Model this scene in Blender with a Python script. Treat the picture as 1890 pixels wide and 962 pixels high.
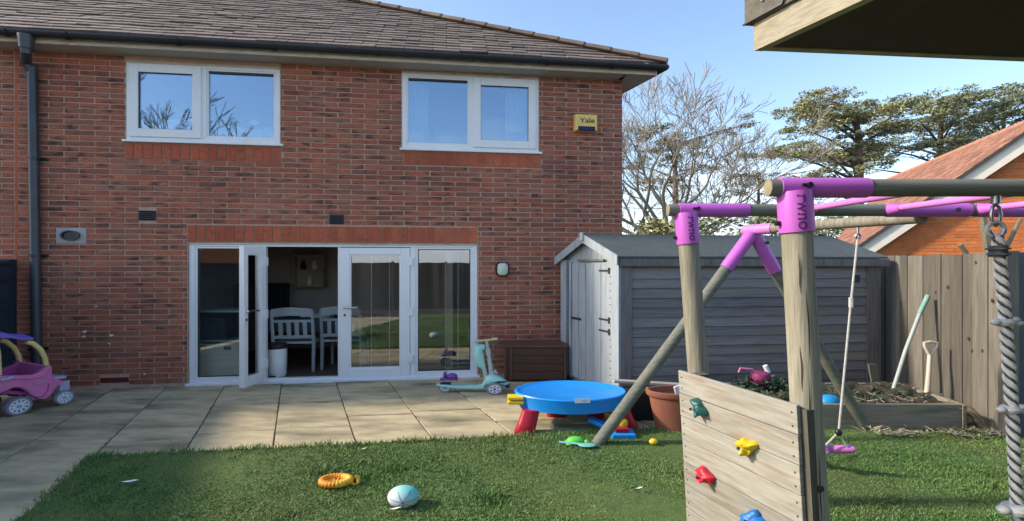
import bpy, bmesh, math, random
import numpy as np
from mathutils import Vector, Matrix
R = math.radians
random.seed(7)
rng = np.random.default_rng(7)
for o in list(bpy.data.objects): bpy.data.objects.remove(o)
scene = bpy.context.scene
C = scene.collection

# ------------------------------------------------------------------ camera, sky, sun, exposure
F, CX, HZ, EYE = 910.0, 945.0, 490.0, 1.70      # focal length and horizon in photo pixels, eye height in metres
cd = bpy.data.cameras.new('camera'); cam = bpy.data.objects.new('camera', cd); C.objects.link(cam)
cam.location = (0, 0, EYE); cam.rotation_euler = (R(90), 0, 0)
cd.sensor_width = 36; cd.lens = 36*F/1890; cd.shift_y = (HZ-481)/1890
cd.clip_start = .05; cd.clip_end = 3000
scene.camera = cam

SUN = Vector((-.866, -.010, .505)).normalized()      # direction towards the sun
world = bpy.data.worlds.new('World'); scene.world = world; world.use_nodes = True
wn = world.node_tree; wn.nodes.clear()
wo = wn.nodes.new('ShaderNodeOutputWorld'); bg = wn.nodes.new('ShaderNodeBackground')
sky = wn.nodes.new('ShaderNodeTexSky'); sky.sky_type = 'NISHITA'; sky.sun_disc = False
sky.sun_elevation = math.asin(SUN.z); sky.sun_rotation = math.atan2(SUN.x, SUN.y) % (2*math.pi)
sky.air_density = 1.0; sky.dust_density = 1.3; sky.ozone_density = 1.6
# thin bright cloud low over the horizon, wisps higher up
tc = wn.nodes.new('ShaderNodeTexCoord'); mp = wn.nodes.new('ShaderNodeMapping'); mp.inputs['Scale'].default_value = (1.6, 1.6, 5.5)
nz = wn.nodes.new('ShaderNodeTexNoise'); nz.inputs['Scale'].default_value = 2.2; nz.inputs['Detail'].default_value = 9; nz.inputs['Roughness'].default_value = .58
sep = wn.nodes.new('ShaderNodeSeparateXYZ')
low = wn.nodes.new('ShaderNodeMapRange'); low.inputs[1].default_value = .0; low.inputs[2].default_value = .30; low.inputs[3].default_value = .30; low.inputs[4].default_value = -.15
addn = wn.nodes.new('ShaderNodeMath'); addn.operation = 'ADD'
ramp = wn.nodes.new('ShaderNodeMapRange'); ramp.inputs[1].default_value = .52; ramp.inputs[2].default_value = .80; ramp.inputs[3].default_value = 0; ramp.inputs[4].default_value = .75
mixc = wn.nodes.new('ShaderNodeMix'); mixc.data_type = 'RGBA'; mixc.inputs[7].default_value = (4.4, 4.75, 5.3, 1)
L = wn.links.new
L(tc.outputs['Generated'], mp.inputs['Vector']); L(mp.outputs[0], nz.inputs['Vector'])
L(tc.outputs['Generated'], sep.inputs[0]); L(sep.outputs['Z'], low.inputs[0])
L(nz.outputs['Fac'], addn.inputs[0]); L(low.outputs[0], addn.inputs[1]); L(addn.outputs[0], ramp.inputs[0])
L(ramp.outputs[0], mixc.inputs[0]); L(sky.outputs[0], mixc.inputs[6]); L(mixc.outputs[2], bg.inputs[0]); L(bg.outputs[0], wo.inputs[0])
bg.inputs[1].default_value = .122
sd = bpy.data.lights.new('sun', 'SUN'); sd.energy = 2.05; sd.angle = R(4); sd.color = (1, .88, .72)
sun = bpy.data.objects.new('sun', sd); C.objects.link(sun)
sun.rotation_euler = (-SUN).to_track_quat('-Z', 'Y').to_euler(); sun.location = (-20, -4, 20)
vs = scene.view_settings; scene.display_settings.display_device = 'sRGB'
vs.view_transform = 'Standard'; vs.look = 'None'; vs.gamma = 1; vs.use_curve_mapping = False; vs.exposure = 1.42
scene.render.engine = 'CYCLES'; scene.cycles.use_denoising = True
scene.cycles.max_bounces = 8; scene.cycles.transparent_max_bounces = 12

# ------------------------------------------------------------------ pixels to places
def P(x, y, Y): return Vector(((x-CX)/F*Y, Y, EYE+(HZ-y)/F*Y))
def G(x, y, z=0): return P(x, y, F*(EYE-z)/(y-HZ))
WX = .1301                                      # the house front: Y = 7.568 + WX * X
def wallY(x): u = (x-CX)/F; return 1/(.13213-.01719*u)
def WS(x): return (x-CX)/F*wallY(x)*1.00843     # photo column -> metres along the house front
def WZ(x, y): return EYE+(HZ-y)/F*wallY(x)      # photo row at that column -> height on the house front
AX, NX = Vector((1, WX, 0)), Vector((.436, -1, 0))
def PQ(q, r, z=0): return Vector((q+.436*r, 7.568+WX*q-r, z))     # the patio's own grid: along the house, away from it

# ------------------------------------------------------------------ materials
M = {}
def mat(name, c1, c2=None, scale=6, stretch=(1,1,1), rough=.75, rand=.0, bump=.0, metal=0., spec=.3, c3=None, s3=1.5, lo=.35, hi=.68, lo3=.55, hi3=.75, coord='Object', detail=6, trans=0, bscale=None):
    m = bpy.data.materials.new(name); m.use_nodes = True; nt = m.node_tree; N = nt.nodes; K = nt.links.new
    b = N['Principled BSDF']; b.inputs['Roughness'].default_value = rough; b.inputs['Metallic'].default_value = metal
    b.inputs['Specular IOR Level'].default_value = spec
    if trans: b.inputs['Transmission Weight'].default_value = trans
    t = N.new('ShaderNodeTexCoord'); src = t.outputs['Object']
    if coord == 'World':
        g = N.new('ShaderNodeNewGeometry'); src = g.outputs['Position']
    mpn = N.new('ShaderNodeMapping'); mpn.inputs['Scale'].default_value = stretch; K(src, mpn.inputs['Vector'])
    oi = N.new('ShaderNodeObjectInfo'); at = N.new('ShaderNodeAttribute'); at.attribute_name = 'rnd'
    sm = N.new('ShaderNodeMath'); sm.operation = 'ADD'; K(oi.outputs['Random'], sm.inputs[0]); K(at.outputs['Fac'], sm.inputs[1])
    fr = N.new('ShaderNodeMath'); fr.operation = 'FRACT'; K(sm.outputs[0], fr.inputs[0])
    if coord != 'World':
        ofs = N.new('ShaderNodeMath'); ofs.operation = 'MULTIPLY'; ofs.inputs[1].default_value = 37.0; K(fr.outputs[0], ofs.inputs[0])
        va = N.new('ShaderNodeVectorMath'); va.operation = 'ADD'; K(mpn.outputs[0], va.inputs[0]); K(ofs.outputs[0], va.inputs[1]); vec = va.outputs[0]
    else: vec = mpn.outputs[0]
    n1 = N.new('ShaderNodeTexNoise'); n1.inputs['Scale'].default_value = scale; n1.inputs['Detail'].default_value = detail; n1.inputs['Roughness'].default_value = .6; K(vec, n1.inputs['Vector'])
    mr = N.new('ShaderNodeMapRange'); mr.inputs[1].default_value = lo; mr.inputs[2].default_value = hi; K(n1.outputs['Fac'], mr.inputs[0])
    mx = N.new('ShaderNodeMix'); mx.data_type = 'RGBA'; mx.inputs[6].default_value = (*c1, 1); mx.inputs[7].default_value = (*(c2 or [c*.72 for c in c1]), 1); K(mr.outputs[0], mx.inputs[0])
    col = mx.outputs[2]
    if c3:
        n2 = N.new('ShaderNodeTexNoise'); n2.inputs['Scale'].default_value = s3; n2.inputs['Detail'].default_value = 5; K(vec, n2.inputs['Vector'])
        m2 = N.new('ShaderNodeMapRange'); m2.inputs[1].default_value = lo3; m2.inputs[2].default_value = hi3; K(n2.outputs['Fac'], m2.inputs[0])
        x2 = N.new('ShaderNodeMix'); x2.data_type = 'RGBA'; x2.inputs[7].default_value = (*c3, 1); K(col, x2.inputs[6]); K(m2.outputs[0], x2.inputs[0]); col = x2.outputs[2]
    if rand:
        hv = N.new('ShaderNodeHueSaturation'); rv = N.new('ShaderNodeMapRange'); rv.inputs[3].default_value = 1-rand; rv.inputs[4].default_value = 1+rand
        K(fr.outputs[0], rv.inputs[0]); K(rv.outputs[0], hv.inputs['Value']); K(col, hv.inputs['Color']); col = hv.outputs[0]
    K(col, b.inputs['Base Color'])
    if bump:
        bp = N.new('ShaderNodeBump'); bp.inputs['Strength'].default_value = bump; bp.inputs['Distance'].default_value = .01
        if bscale:
            n4 = N.new('ShaderNodeTexNoise'); n4.inputs['Scale'].default_value = bscale; n4.inputs['Detail'].default_value = 6; K(vec, n4.inputs['Vector']); K(n4.outputs['Fac'], bp.inputs['Height'])
        else: K(n1.outputs['Fac'], bp.inputs['Height'])
        K(bp.outputs[0], b.inputs['Normal'])
    M[name] = m
    return m
def brickmat(name, reds, dark, dark_amt):
    """fired brick: a colour per brick out of several, burnt patches on some of them"""
    m = bpy.data.materials.new(name); m.use_nodes = True; nt = m.node_tree; N = nt.nodes; K = nt.links.new
    b = N['Principled BSDF']; b.inputs['Roughness'].default_value = .9; b.inputs['Specular IOR Level'].default_value = .15
    g = N.new('ShaderNodeNewGeometry'); oi = N.new('ShaderNodeObjectInfo'); at = N.new('ShaderNodeAttribute'); at.attribute_name = 'rnd'
    sm = N.new('ShaderNodeMath'); sm.operation = 'ADD'; K(oi.outputs['Random'], sm.inputs[0]); K(at.outputs['Fac'], sm.inputs[1])
    fr = N.new('ShaderNodeMath'); fr.operation = 'FRACT'; K(sm.outputs[0], fr.inputs[0])
    cr = N.new('ShaderNodeValToRGB'); cr.color_ramp.elements.remove(cr.color_ramp.elements[0])
    cr.color_ramp.elements[0].position = 0; cr.color_ramp.elements[0].color = (*reds[0], 1)
    for i, c in enumerate(reds[1:]):
        e = cr.color_ramp.elements.new((i+1)/(len(reds)-1)); e.color = (*c, 1)
    K(fr.outputs[0], cr.inputs[0])
    mpn = N.new('ShaderNodeMapping'); mpn.inputs['Scale'].default_value = (1, 1, 3.0); K(g.outputs['Position'], mpn.inputs['Vector'])
    ofs = N.new('ShaderNodeMath'); ofs.operation = 'MULTIPLY'; ofs.inputs[1].default_value = 53.0; K(fr.outputs[0], ofs.inputs[0])
    va = N.new('ShaderNodeVectorMath'); va.operation = 'ADD'; K(mpn.outputs[0], va.inputs[0]); K(ofs.outputs[0], va.inputs[1])
    n1 = N.new('ShaderNodeTexNoise'); n1.inputs['Scale'].default_value = 5; n1.inputs['Detail'].default_value = 3; K(va.outputs[0], n1.inputs['Vector'])
    mr = N.new('ShaderNodeMapRange'); mr.inputs[1].default_value = .52; mr.inputs[2].default_value = .70; mr.inputs[4].default_value = dark_amt; K(n1.outputs['Fac'], mr.inputs[0])
    mx = N.new('ShaderNodeMix'); mx.data_type = 'RGBA'; mx.inputs[7].default_value = (*dark, 1); K(cr.outputs[0], mx.inputs[6]); K(mr.outputs[0], mx.inputs[0])
    n2 = N.new('ShaderNodeTexNoise'); n2.inputs['Scale'].default_value = 45; n2.inputs['Detail'].default_value = 4; K(g.outputs['Position'], n2.inputs['Vector'])
    n3 = N.new('ShaderNodeTexNoise'); n3.inputs['Scale'].default_value = .9; n3.inputs['Detail'].default_value = 4; K(g.outputs['Position'], n3.inputs['Vector'])
    ad = N.new('ShaderNodeMath'); ad.operation = 'ADD'; K(n2.outputs['Fac'], ad.inputs[0]); K(n3.outputs['Fac'], ad.inputs[1])
    rv = N.new('ShaderNodeMapRange'); rv.inputs[1].default_value = .6; rv.inputs[2].default_value = 1.4; rv.inputs[3].default_value = .62; rv.inputs[4].default_value = 1.34; K(ad.outputs[0], rv.inputs[0])
    hv = N.new('ShaderNodeHueSaturation'); K(rv.outputs[0], hv.inputs['Value']); K(mx.outputs[2], hv.inputs['Color']); K(hv.outputs[0], b.inputs['Base Color'])
    bp = N.new('ShaderNodeBump'); bp.inputs['Strength'].default_value = .35; bp.inputs['Distance'].default_value = .004; K(n2.outputs['Fac'], bp.inputs['Height']); K(bp.outputs[0], b.inputs['Normal'])
    M[name] = m
def glassmat(name, refl, tint=(.85, .92, .92), gc_=(.95, .97, 1)):
    m = bpy.data.materials.new(name); m.use_nodes = True; nt = m.node_tree; N = nt.nodes; K = nt.links.new
    N.remove(N['Principled BSDF']); out = N['Material Output']
    tr = N.new('ShaderNodeBsdfTransparent'); tr.inputs[0].default_value = (*tint, 1)
    gl = N.new('ShaderNodeBsdfGlossy'); gl.inputs['Roughness'].default_value = .012; gl.inputs[0].default_value = (*gc_, 1)
    n1 = N.new('ShaderNodeTexNoise'); n1.inputs['Scale'].default_value = 1.1; n1.inputs['Detail'].default_value = 1
    bp = N.new('ShaderNodeBump'); bp.inputs['Strength'].default_value = .05; bp.inputs['Distance'].default_value = .03; K(n1.outputs['Fac'], bp.inputs['Height']); K(bp.outputs[0], gl.inputs['Normal'])
    lw = N.new('ShaderNodeFresnel'); lw.inputs['IOR'].default_value = 1.5
    mr = N.new('ShaderNodeMath'); mr.operation = 'ADD'; mr.use_clamp = True; mr.inputs[1].default_value = refl; K(lw.outputs[0], mr.inputs[0])
    mx = N.new('ShaderNodeMixShader'); K(mr.outputs[0], mx.inputs[0]); K(tr.outputs[0], mx.inputs[1]); K(gl.outputs[0], mx.inputs[2]); K(mx.outputs[0], out.inputs[0])
    M[name] = m
brickmat('brick', [(.30,.098,.066), (.36,.115,.072), (.29,.122,.082), (.41,.130,.076), (.33,.140,.094), (.235,.088,.068)], (.06,.046,.042), .9)
brickmat('soldier', [(.44,.115,.062), (.40,.10,.056), (.48,.135,.07), (.37,.098,.058)], (.22,.075,.055), .5)
brickmat('orange_brick', [(.58,.17,.045), (.64,.20,.055), (.52,.15,.042), (.68,.24,.075)], (.34,.10,.04), .6)
mat('mortar', (.52,.36,.265), (.42,.285,.21), 9, rough=.95, c3=(.30,.20,.17), s3=.8, coord='World', bump=.3)
mat('roof_tile', (.225,.170,.140), (.150,.115,.098), 7, rough=.8, rand=.28, c3=(.19,.165,.13), s3=2.5, lo3=.55, hi3=.8, bump=.3, spec=.35)
mat('hip_tile', (.17,.125,.10), (.11,.085,.07), 6, rough=.85, rand=.2, c3=(.22,.20,.10), s3=3, bump=.3)
mat('upvc', (.80,.80,.80), (.76,.76,.77), 3, rough=.35, spec=.45, c3=(.66,.65,.62), s3=1.2, lo3=.6, hi3=.85, coord='World')
mat('cream_wood', (.62,.54,.43), (.48,.40,.31), 5, (1,6,6), rough=.7, c3=(.34,.27,.20), s3=3, coord='World')
mat('soffit', (.46,.45,.42), (.40,.39,.37), 3, rough=.7)
mat('black_plastic', (.018,.022,.03), (.012,.014,.02), 4, rough=.38, spec=.5)
mat('grey_pipe', (.055,.065,.08), (.03,.036,.045), 3, rough=.4, spec=.5)
mat('dark_vent', (.045,.045,.055), (.03,.03,.04), 8, rough=.6)
mat('flue_plate', (.40,.37,.37), (.33,.30,.30), 8, rough=.5)
mat('chrome', (.62,.63,.65), (.5,.5,.52), 8, rough=.22, metal=1)
mat('steel', (.5,.5,.5), (.36,.36,.36), 10, rough=.38, metal=1)
glassmat('window_glass', .27, (.86,.90,.92), (.62,.80,1.0)); glassmat('door_glass', .13, (.95,.97,.96))
mat('slab', (.53,.445,.275), (.38,.32,.20), 3.6, (1,2.6,1), rough=.92, rand=.11, c3=(.17,.155,.105), s3=1.3, lo3=.47, hi3=.72, bump=.8, spec=.2)
mat('soil', (.075,.06,.042), (.045,.036,.026), 9, rough=.95, bump=.8, coord='World')
mat('joint', (.10,.092,.065), (.06,.058,.038), 8, rough=.95, coord='World', bump=.5)
mat('grass', (.135,.235,.062), (.085,.175,.052), 1.3, rough=.7, rand=.45, c3=(.20,.235,.075), s3=.8, lo3=.46, hi3=.66, coord='World', spec=.25)
mat('turf', (.10,.15,.042), (.07,.11,.034), 5, rough=.95, c3=(.085,.085,.035), s3=1.2, coord='World', bump=.6)
# ------------------------------------------------------------------ mesh building
ORG = {}
class MB:
    def __init__(s): s.v = []; s.f = []; s.r = []
    def add(s, vs, fs, rnd=None):
        n = len(s.v); s.v += [tuple(v) for v in vs]; s.f += [tuple(i+n for i in f) for f in fs]
        s.r += [random.random() if rnd is None else rnd]*len(fs)
        return s
    def hexa(s, p, rnd=None):       # 8 corners, bottom ring then top ring, counter-clockwise from above
        return s.add(p, [(3,2,1,0), (4,5,6,7), (0,1,5,4), (1,2,6,5), (2,3,7,6), (3,0,4,7)], rnd)
    def box(s, a, b, rnd=None):
        x0,y0,z0 = a; x1,y1,z1 = b
        return s.hexa([(x0,y0,z0),(x1,y0,z0),(x1,y1,z0),(x0,y1,z0),(x0,y0,z1),(x1,y0,z1),(x1,y1,z1),(x0,y1,z1)], rnd)
    def obox(s, c, ex, ey, ez, rnd=None):      # centre and three half-axes
        c = Vector(c); ex, ey, ez = Vector(ex), Vector(ey), Vector(ez)
        return s.hexa([c-ex-ey-ez, c+ex-ey-ez, c+ex+ey-ez, c-ex+ey-ez, c-ex-ey+ez, c+ex-ey+ez, c+ex+ey+ez, c-ex+ey+ez], rnd)
    def tube(s, pts, rad, n=10, cap=True, rnd=None):
        pts = [Vector(p) for p in pts]; k = len(pts)
        if not hasattr(rad, '__len__'): rad = [rad]*k
        t = (pts[1]-pts[0]).normalized(); u = t.orthogonal().normalized()
        vs, fs = [], []
        for i, p in enumerate(pts):
            t = ((pts[min(i+1,k-1)]-p).normalized()+(p-pts[max(i-1,0)]).normalized())
            t = t.normalized() if t.length > 1e-6 else (pts[min(i+1,k-1)]-pts[max(i-1,0)]).normalized()
            u = (u-t*u.dot(t)).normalized(); w = t.cross(u)
            for j in range(n):
                a = 2*math.pi*j/n; vs.append(p+(u*math.cos(a)+w*math.sin(a))*rad[i])
        for i in range(k-1):
            for j in range(n): fs.append((i*n+j, i*n+(j+1)%n, (i+1)*n+(j+1)%n, (i+1)*n+j))
        if cap: fs += [tuple(range(n))[::-1], tuple((k-1)*n+j for j in range(n))]
        return s.add(vs, fs, rnd)
    def lathe(s, c, prof, n=28, sx=1, sy=1, ax=(1,0,0), ay=(0,1,0), az=(0,0,1), rnd=None, cap=True):   # prof: (radius, height)
        c = Vector(c); ax, ay, az = Vector(ax), Vector(ay), Vector(az); vs, fs = [], []
        for r, z in prof:
            for j in range(n):
                a = 2*math.pi*j/n; vs.append(c+ax*(r*sx*math.cos(a))+ay*(r*sy*math.sin(a))+az*z)
        for i in range(len(prof)-1):
            for j in range(n): fs.append((i*n+j, i*n+(j+1)%n, (i+1)*n+(j+1)%n, (i+1)*n+j))
        if cap: fs += [tuple(range(n))[::-1], tuple((len(prof)-1)*n+j for j in range(n))]
        return s.add(vs, fs, rnd)
    def ball(s, c, rx, ry, rz, n=18, m=10, rnd=None):
        prof = [(math.sin(math.pi*i/m), -math.cos(math.pi*i/m)) for i in range(m+1)]; prof[0] = (.001,-1); prof[-1] = (.001,1)
        c = Vector(c); vs, fs = [], []
        for r, z in prof:
            for j in range(n):
                a = 2*math.pi*j/n; vs.append(c+Vector((rx*r*math.cos(a), ry*r*math.sin(a), rz*z)))
        for i in range(m):
            for j in range(n): fs.append((i*n+j, i*n+(j+1)%n, (i+1)*n+(j+1)%n, (i+1)*n+j))
        return s.add(vs, fs, rnd)
    def prism(s, poly, d, rnd=None):         # planar outline and an extrusion vector
        poly = [Vector(p) for p in poly]; d = Vector(d); n = len(poly)
        fs = [tuple(range(n))[::-1], tuple(range(n, 2*n))]+[(i, (i+1)%n, n+(i+1)%n, n+i) for i in range(n)]
        return s.add(poly+[p+d for p in poly], fs, rnd)
    def loft(s, rings, cap=True, rnd=None):
        n = len(rings[0]); vs = [p for r in rings for p in r]; fs = []
        for i in range(len(rings)-1):
            for j in range(n): fs.append((i*n+j, i*n+(j+1)%n, (i+1)*n+(j+1)%n, (i+1)*n+j))
        if cap: fs += [tuple(range(n))[::-1], tuple((len(rings)-1)*n+j for j in range(n))]
        return s.add(vs, fs, rnd)
    def build(s, name, m, parent=None, smooth=False, bev=0, sub=0):
        o0 = ORG.get(parent.name, Vector()) if parent else Vector()
        me = bpy.data.meshes.new(name)
        me.from_pydata([tuple(Vector(v)-o0) for v in s.v], [], s.f)
        if len(set(s.r)) > 1:
            at = me.attributes.new('rnd', 'FLOAT', 'FACE'); at.data.foreach_set('value', s.r)
        bm = bmesh.new(); bm.from_mesh(me); bmesh.ops.recalc_face_normals(bm, faces=bm.faces); bm.to_mesh(me); bm.free()
        me.materials.append(M[m] if isinstance(m, str) else m)
        o = bpy.data.objects.new(name, me); C.objects.link(o)
        if parent: o.parent = parent; ORG[o.name] = o0
        if smooth: me.polygons.foreach_set('use_smooth', [True]*len(me.polygons))
        if bev:
            b = o.modifiers.new('bevel', 'BEVEL'); b.width = bev; b.segments = 2; b.limit_method = 'ANGLE'
        if sub:
            b = o.modifiers.new('sub', 'SUBSURF'); b.levels = sub; b.render_levels = sub
        if smooth and (bev or not sub):
            try: me.set_sharp_from_angle(angle=R(40))
            except Exception: pass
        return o
def tag(o, label=None, cat=None, group=None, kind=None):
    for k, v in (('label', label), ('category', cat), ('group', group), ('kind', kind)):
        if v: o[k] = v
    return o
def thing(name, label, cat, loc, group=None):
    o = bpy.data.objects.new(name, None); C.objects.link(o); o.location = loc; o.empty_display_size = .1
    ORG[o.name] = Vector(loc); tag(o, label, cat, group); return o
def part(root, name, m, fn, **k):
    mb = MB(); fn(mb); return mb.build(name, m, root, **k)
def unit_mesh(name, m):
    mb = MB().box((-.5,-.5,-.5), (.5,.5,.5)); me = bpy.data.meshes.new(name); me.from_pydata(mb.v, [], mb.f); me.materials.append(M[m]); return me
def inst(me, name, parent, loc, scale=(1,1,1), rot=(0,0,0)):      # another object on shared mesh data
    o = bpy.data.objects.new(name, me); C.objects.link(o); o.parent = parent; o.location = loc; o.scale = scale; o.rotation_euler = rot; return o
def text_mesh(body, size, font_bold=0.0):
    cu = bpy.data.curves.new('letters', 'FONT'); cu.body = body; cu.size = size; cu.align_x = 'CENTER'; cu.align_y = 'CENTER'; cu.offset = font_bold
    o = bpy.data.objects.new('letters', cu); C.objects.link(o); bpy.context.view_layer.update()
    dg = bpy.context.evaluated_depsgraph_get(); me = bpy.data.meshes.new_from_object(o.evaluated_get(dg))
    bpy.data.objects.remove(o); return me
def place_text(body, size, fn, name, m, parent, bold=0.):
    me = text_mesh(body, size, bold); o0 = ORG.get(parent.name, Vector())
    for v in me.vertices: v.co = Vector(fn(v.co.x, v.co.y))-o0
    me.materials.clear(); me.materials.append(M[m]); o = bpy.data.objects.new(name, me); C.objects.link(o); o.parent = parent; return o

# ------------------------------------------------------------------ ground, patio, lawn
part(None, 'ground', 'soil', lambda b: b.add([(-400,-400,-.09),(400,-400,-.09),(400,600,-.09),(-400,600,-.09)], [(0,1,2,3)]))['kind'] = 'structure'
patio = part(None, 'patio', 'joint', lambda b: b.prism([PQ(-9,-.1,-.08), PQ(.62,-.1,-.08), PQ(.62,2.75,-.08), PQ(-4.72,2.75,-.08), PQ(-4.72,9,-.08), PQ(-9,9,-.08)], (0,0,.072)))
patio['kind'] = 'structure'
qj = [-8.5,-7.75,-7.0,-6.27,-5.53,-4.845,-4.09,-3.334,-2.585,-1.86,-1.07,-.33,.42,.62]
for ci in range(len(qj)-1):
    q0, q1 = qj[ci]+.0045, qj[ci+1]-.0045
    if q1-q0 < .1: continue
    r = -.02+[0,.42,.1,.3,.0,.12,-.02,0,.05,-.1,.0,.2,.0][ci]
    cuts = [-.05, 1.02+r*.5]
    while cuts[-1] < 9: cuts.append(cuts[-1]+random.choice([.98,1.12,.62,1.05]))
    rmax = 8.6 if q1 < -4.8 else 2.72
    for k in range(len(cuts)-1):
        r0, r1 = cuts[k]+.006, min(cuts[k+1]-.006, rmax)
        if r0 > rmax-.08: break
        dz = random.uniform(-.004,.004); t = [random.uniform(-.0025,.0025) for _ in range(4)]
        mb = MB(); b = [PQ(q0,r1), PQ(q1,r1), PQ(q1,r0), PQ(q0,r0)]; c = sum(b, Vector())/4
        ins = [p+(c-p).normalized()*.009 for p in b]
        mb.loft([[p+Vector((0,0,-.04)) for p in b], [p+Vector((0,0,-.008+dz+t[i])) for i, p in enumerate(b)], [p+Vector((0,0,dz+t[i])) for i, p in enumerate(ins)]])
        o = mb.build('slab', 'slab'); me = o.data; o.location = c; me.transform(Matrix.Translation(-c)); o.parent = patio

EDGE = [PQ(-4.86,9.2), PQ(-4.86,2.585), PQ(-2.6,2.57), PQ(.64,2.52), PQ(.66,2.0), Vector((2.0,5.75,0)), Vector((5.15,5.75,0)), Vector((4.95,4.6,0)), Vector((6.2,4.2,0)), Vector((6.2,-1.2,0))]
lawn = part(None, 'lawn', 'turf', lambda b: b.prism([p+Vector((0,0,-.085)) for p in EDGE], (0,0,.098))); lawn['kind'] = 'structure'
def inside(poly, x, y):
    c = np.zeros(len(x), bool); j = len(poly)-1
    for i in range(len(poly)):
        xi, yi, xj, yj = poly[i].x, poly[i].y, poly[j].x, poly[j].y
        c ^= ((yi > y) != (yj > y)) & (x < (xj-xi)*(y-yi)/(yj-yi+1e-12)+xi); j = i
    return c
def grass(name, n, region, hmin, hmax, wid, edge_push=0):
    x = rng.uniform(region[0], region[1], n); y = rng.uniform(region[2], region[3], n)
    k = inside(EDGE, x, y)
    for (wx, wy, wr) in ((2.62,3.95,.55), (1.0,3.4,.35), (-.6,3.7,.30), (-2.1,4.2,.28), (.3,4.4,.3)):       # thin, trodden spots
        k &= ~((((x-wx)/1.5)**2+(y-wy)**2 < (wr*(1+.35*np.sin(x*9+y*7)))**2) & (rng.uniform(0,1,n) < .42))
    x, y = x[k], y[k]; n = len(x)
    patch = .8+.35*np.sin(x*2.1+1.3*np.sin(y*1.7))*np.cos(y*2.6+x*.6)
    for _ in range(150):                                                                                    # tussocks
        tx, ty, tr = rng.uniform(region[0], region[1]), rng.uniform(region[2], region[3]), rng.uniform(.03,.10)
        patch = patch*(1+.9*np.exp(-((x-tx)**2+(y-ty)**2)/tr**2))
    h = rng.uniform(hmin, hmax, n)*patch; a = rng.uniform(0, 2*np.pi, n); lean = rng.uniform(.1, 1.3, n)*h; la = rng.uniform(0, 2*np.pi, n)
    w = wid*rng.uniform(.6, 1.3, n); dx, dy = np.cos(a)*w, np.sin(a)*w; lx, ly = np.cos(la)*lean, np.sin(la)*lean
    z0 = np.full(n, .008); V = np.empty((n, 5, 3))
    V[:,0] = np.stack([x-dx, y-dy, z0], 1); V[:,1] = np.stack([x+dx, y+dy, z0], 1)
    V[:,2] = np.stack([x+dx*.8+lx*.35, y+dy*.8+ly*.35, z0+h*.55], 1); V[:,3] = np.stack([x-dx*.8+lx*.35, y-dy*.8+ly*.35, z0+h*.55], 1)
    V[:,4] = np.stack([x+lx, y+ly, z0+h*.95], 1)
    me = bpy.data.meshes.new(name); me.vertices.add(n*5); me.vertices.foreach_set('co', V.ravel())
    base = (np.arange(n)*5)[:,None]; idx = np.concatenate([base+np.array([[0,1,2,3]]), base+np.array([[3,2,4]])], 1).ravel()
    me.loops.add(n*7); me.loops.foreach_set('vertex_index', idx)
    st = np.stack([np.arange(n)*7, np.arange(n)*7+4], 1).ravel(); me.polygons.add(n*2); me.polygons.foreach_set('loop_start', st)
    me.update(calc_edges=True); me.validate()
    at = me.attributes.new('rnd', 'FLOAT', 'FACE'); at.data.foreach_set('value', np.repeat(rng.uniform(0,1,n), 2))
    me.materials.append(M['grass']); o = bpy.data.objects.new(name, me); C.objects.link(o); o['kind'] = 'stuff'; return o
tag(grass('grass', 380000, (-5, 5.2, 2.6, 5.75), .008, .029, .0034), 'short green mown grass of the back garden', 'grass')
tag(grass('grass', 60000, (-5, 6.2, -1, 2.6), .02, .05, .006), 'short green mown grass of the back garden', 'grass')
# longer tufts overhanging the paving along the lawn's edge
def tufts():
    mb = MB()
    for (p, q, n) in ((EDGE[0], EDGE[1], 901), (EDGE[1], EDGE[2], 1100), (EDGE[2], EDGE[3], 1700)):
        for _ in range(n):
            t = random.random(); t = t if n != 901 else .45+.55*t
            c = p.lerp(q, t)+Vector((random.gauss(0,.03), random.gauss(-.01,.03), 0)); h = random.uniform(.02,.062)*(1.15 if math.sin(t*23+n)>.2 else .75)
            l = Vector((random.gauss(0,.4), random.gauss(.25,.4), 0))*h; w = Vector((random.uniform(-1,1), random.uniform(-1,1), 0)).normalized()*.0045
            mb.add([c-w, c+w, c+w*.7+l*.4+Vector((0,0,h*.6)), c-w*.7+l*.4+Vector((0,0,h*.6)), c+l+Vector((0,0,h))], [(0,1,2,3),(3,2,4)])
    return mb
tag(tufts().build('grass', 'grass'), 'longer grass tufts hanging over the edge of the paving', 'grass', kind='stuff')

def joint_moss():
    mb = MB()
    for q in qj[2:-1]:
        for _ in range(70):
            r = random.uniform(.05, 2.5); 
            if math.sin(r*5+q*7) < .1: continue
            c = PQ(q+random.gauss(0,.006), r, -.004)
            for _ in range(3):
                d = Vector((random.gauss(0,.5), random.gauss(0,.5), 1)).normalized()*random.uniform(.006,.020); w = Vector((random.uniform(-1,1), random.uniform(-1,1), 0)).normalized()*.004
                mb.add([c-w, c+w, c+d], [(0,1,2)])
    return mb
tag(joint_moss().build('moss', 'turf'), 'green moss growing in the joints of the paving', 'moss', kind='stuff')
mat('leaf_litter', (.20,.14,.07), (.12,.085,.05), 8, rough=.9, rand=.4)
def litter():
    mb = MB()
    for _ in range(110):
        c = PQ(random.uniform(-6.5,.5), random.choice([random.uniform(.03,.12), random.uniform(.1,2.5)]), .006); a = random.uniform(0,6.28); l = random.uniform(.006,.02)
        d = Vector((math.cos(a),math.sin(a),.15))*l; w = Vector((-math.sin(a),math.cos(a),.1))*l*.5
        mb.add([c-d, c+w, c+d, c-w], [(0,1,2,3)])
    return mb
tag(litter().build('leaf_litter', 'leaf_litter'), 'scraps of dry leaf lying on the paving', 'litter', kind='stuff')
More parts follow.
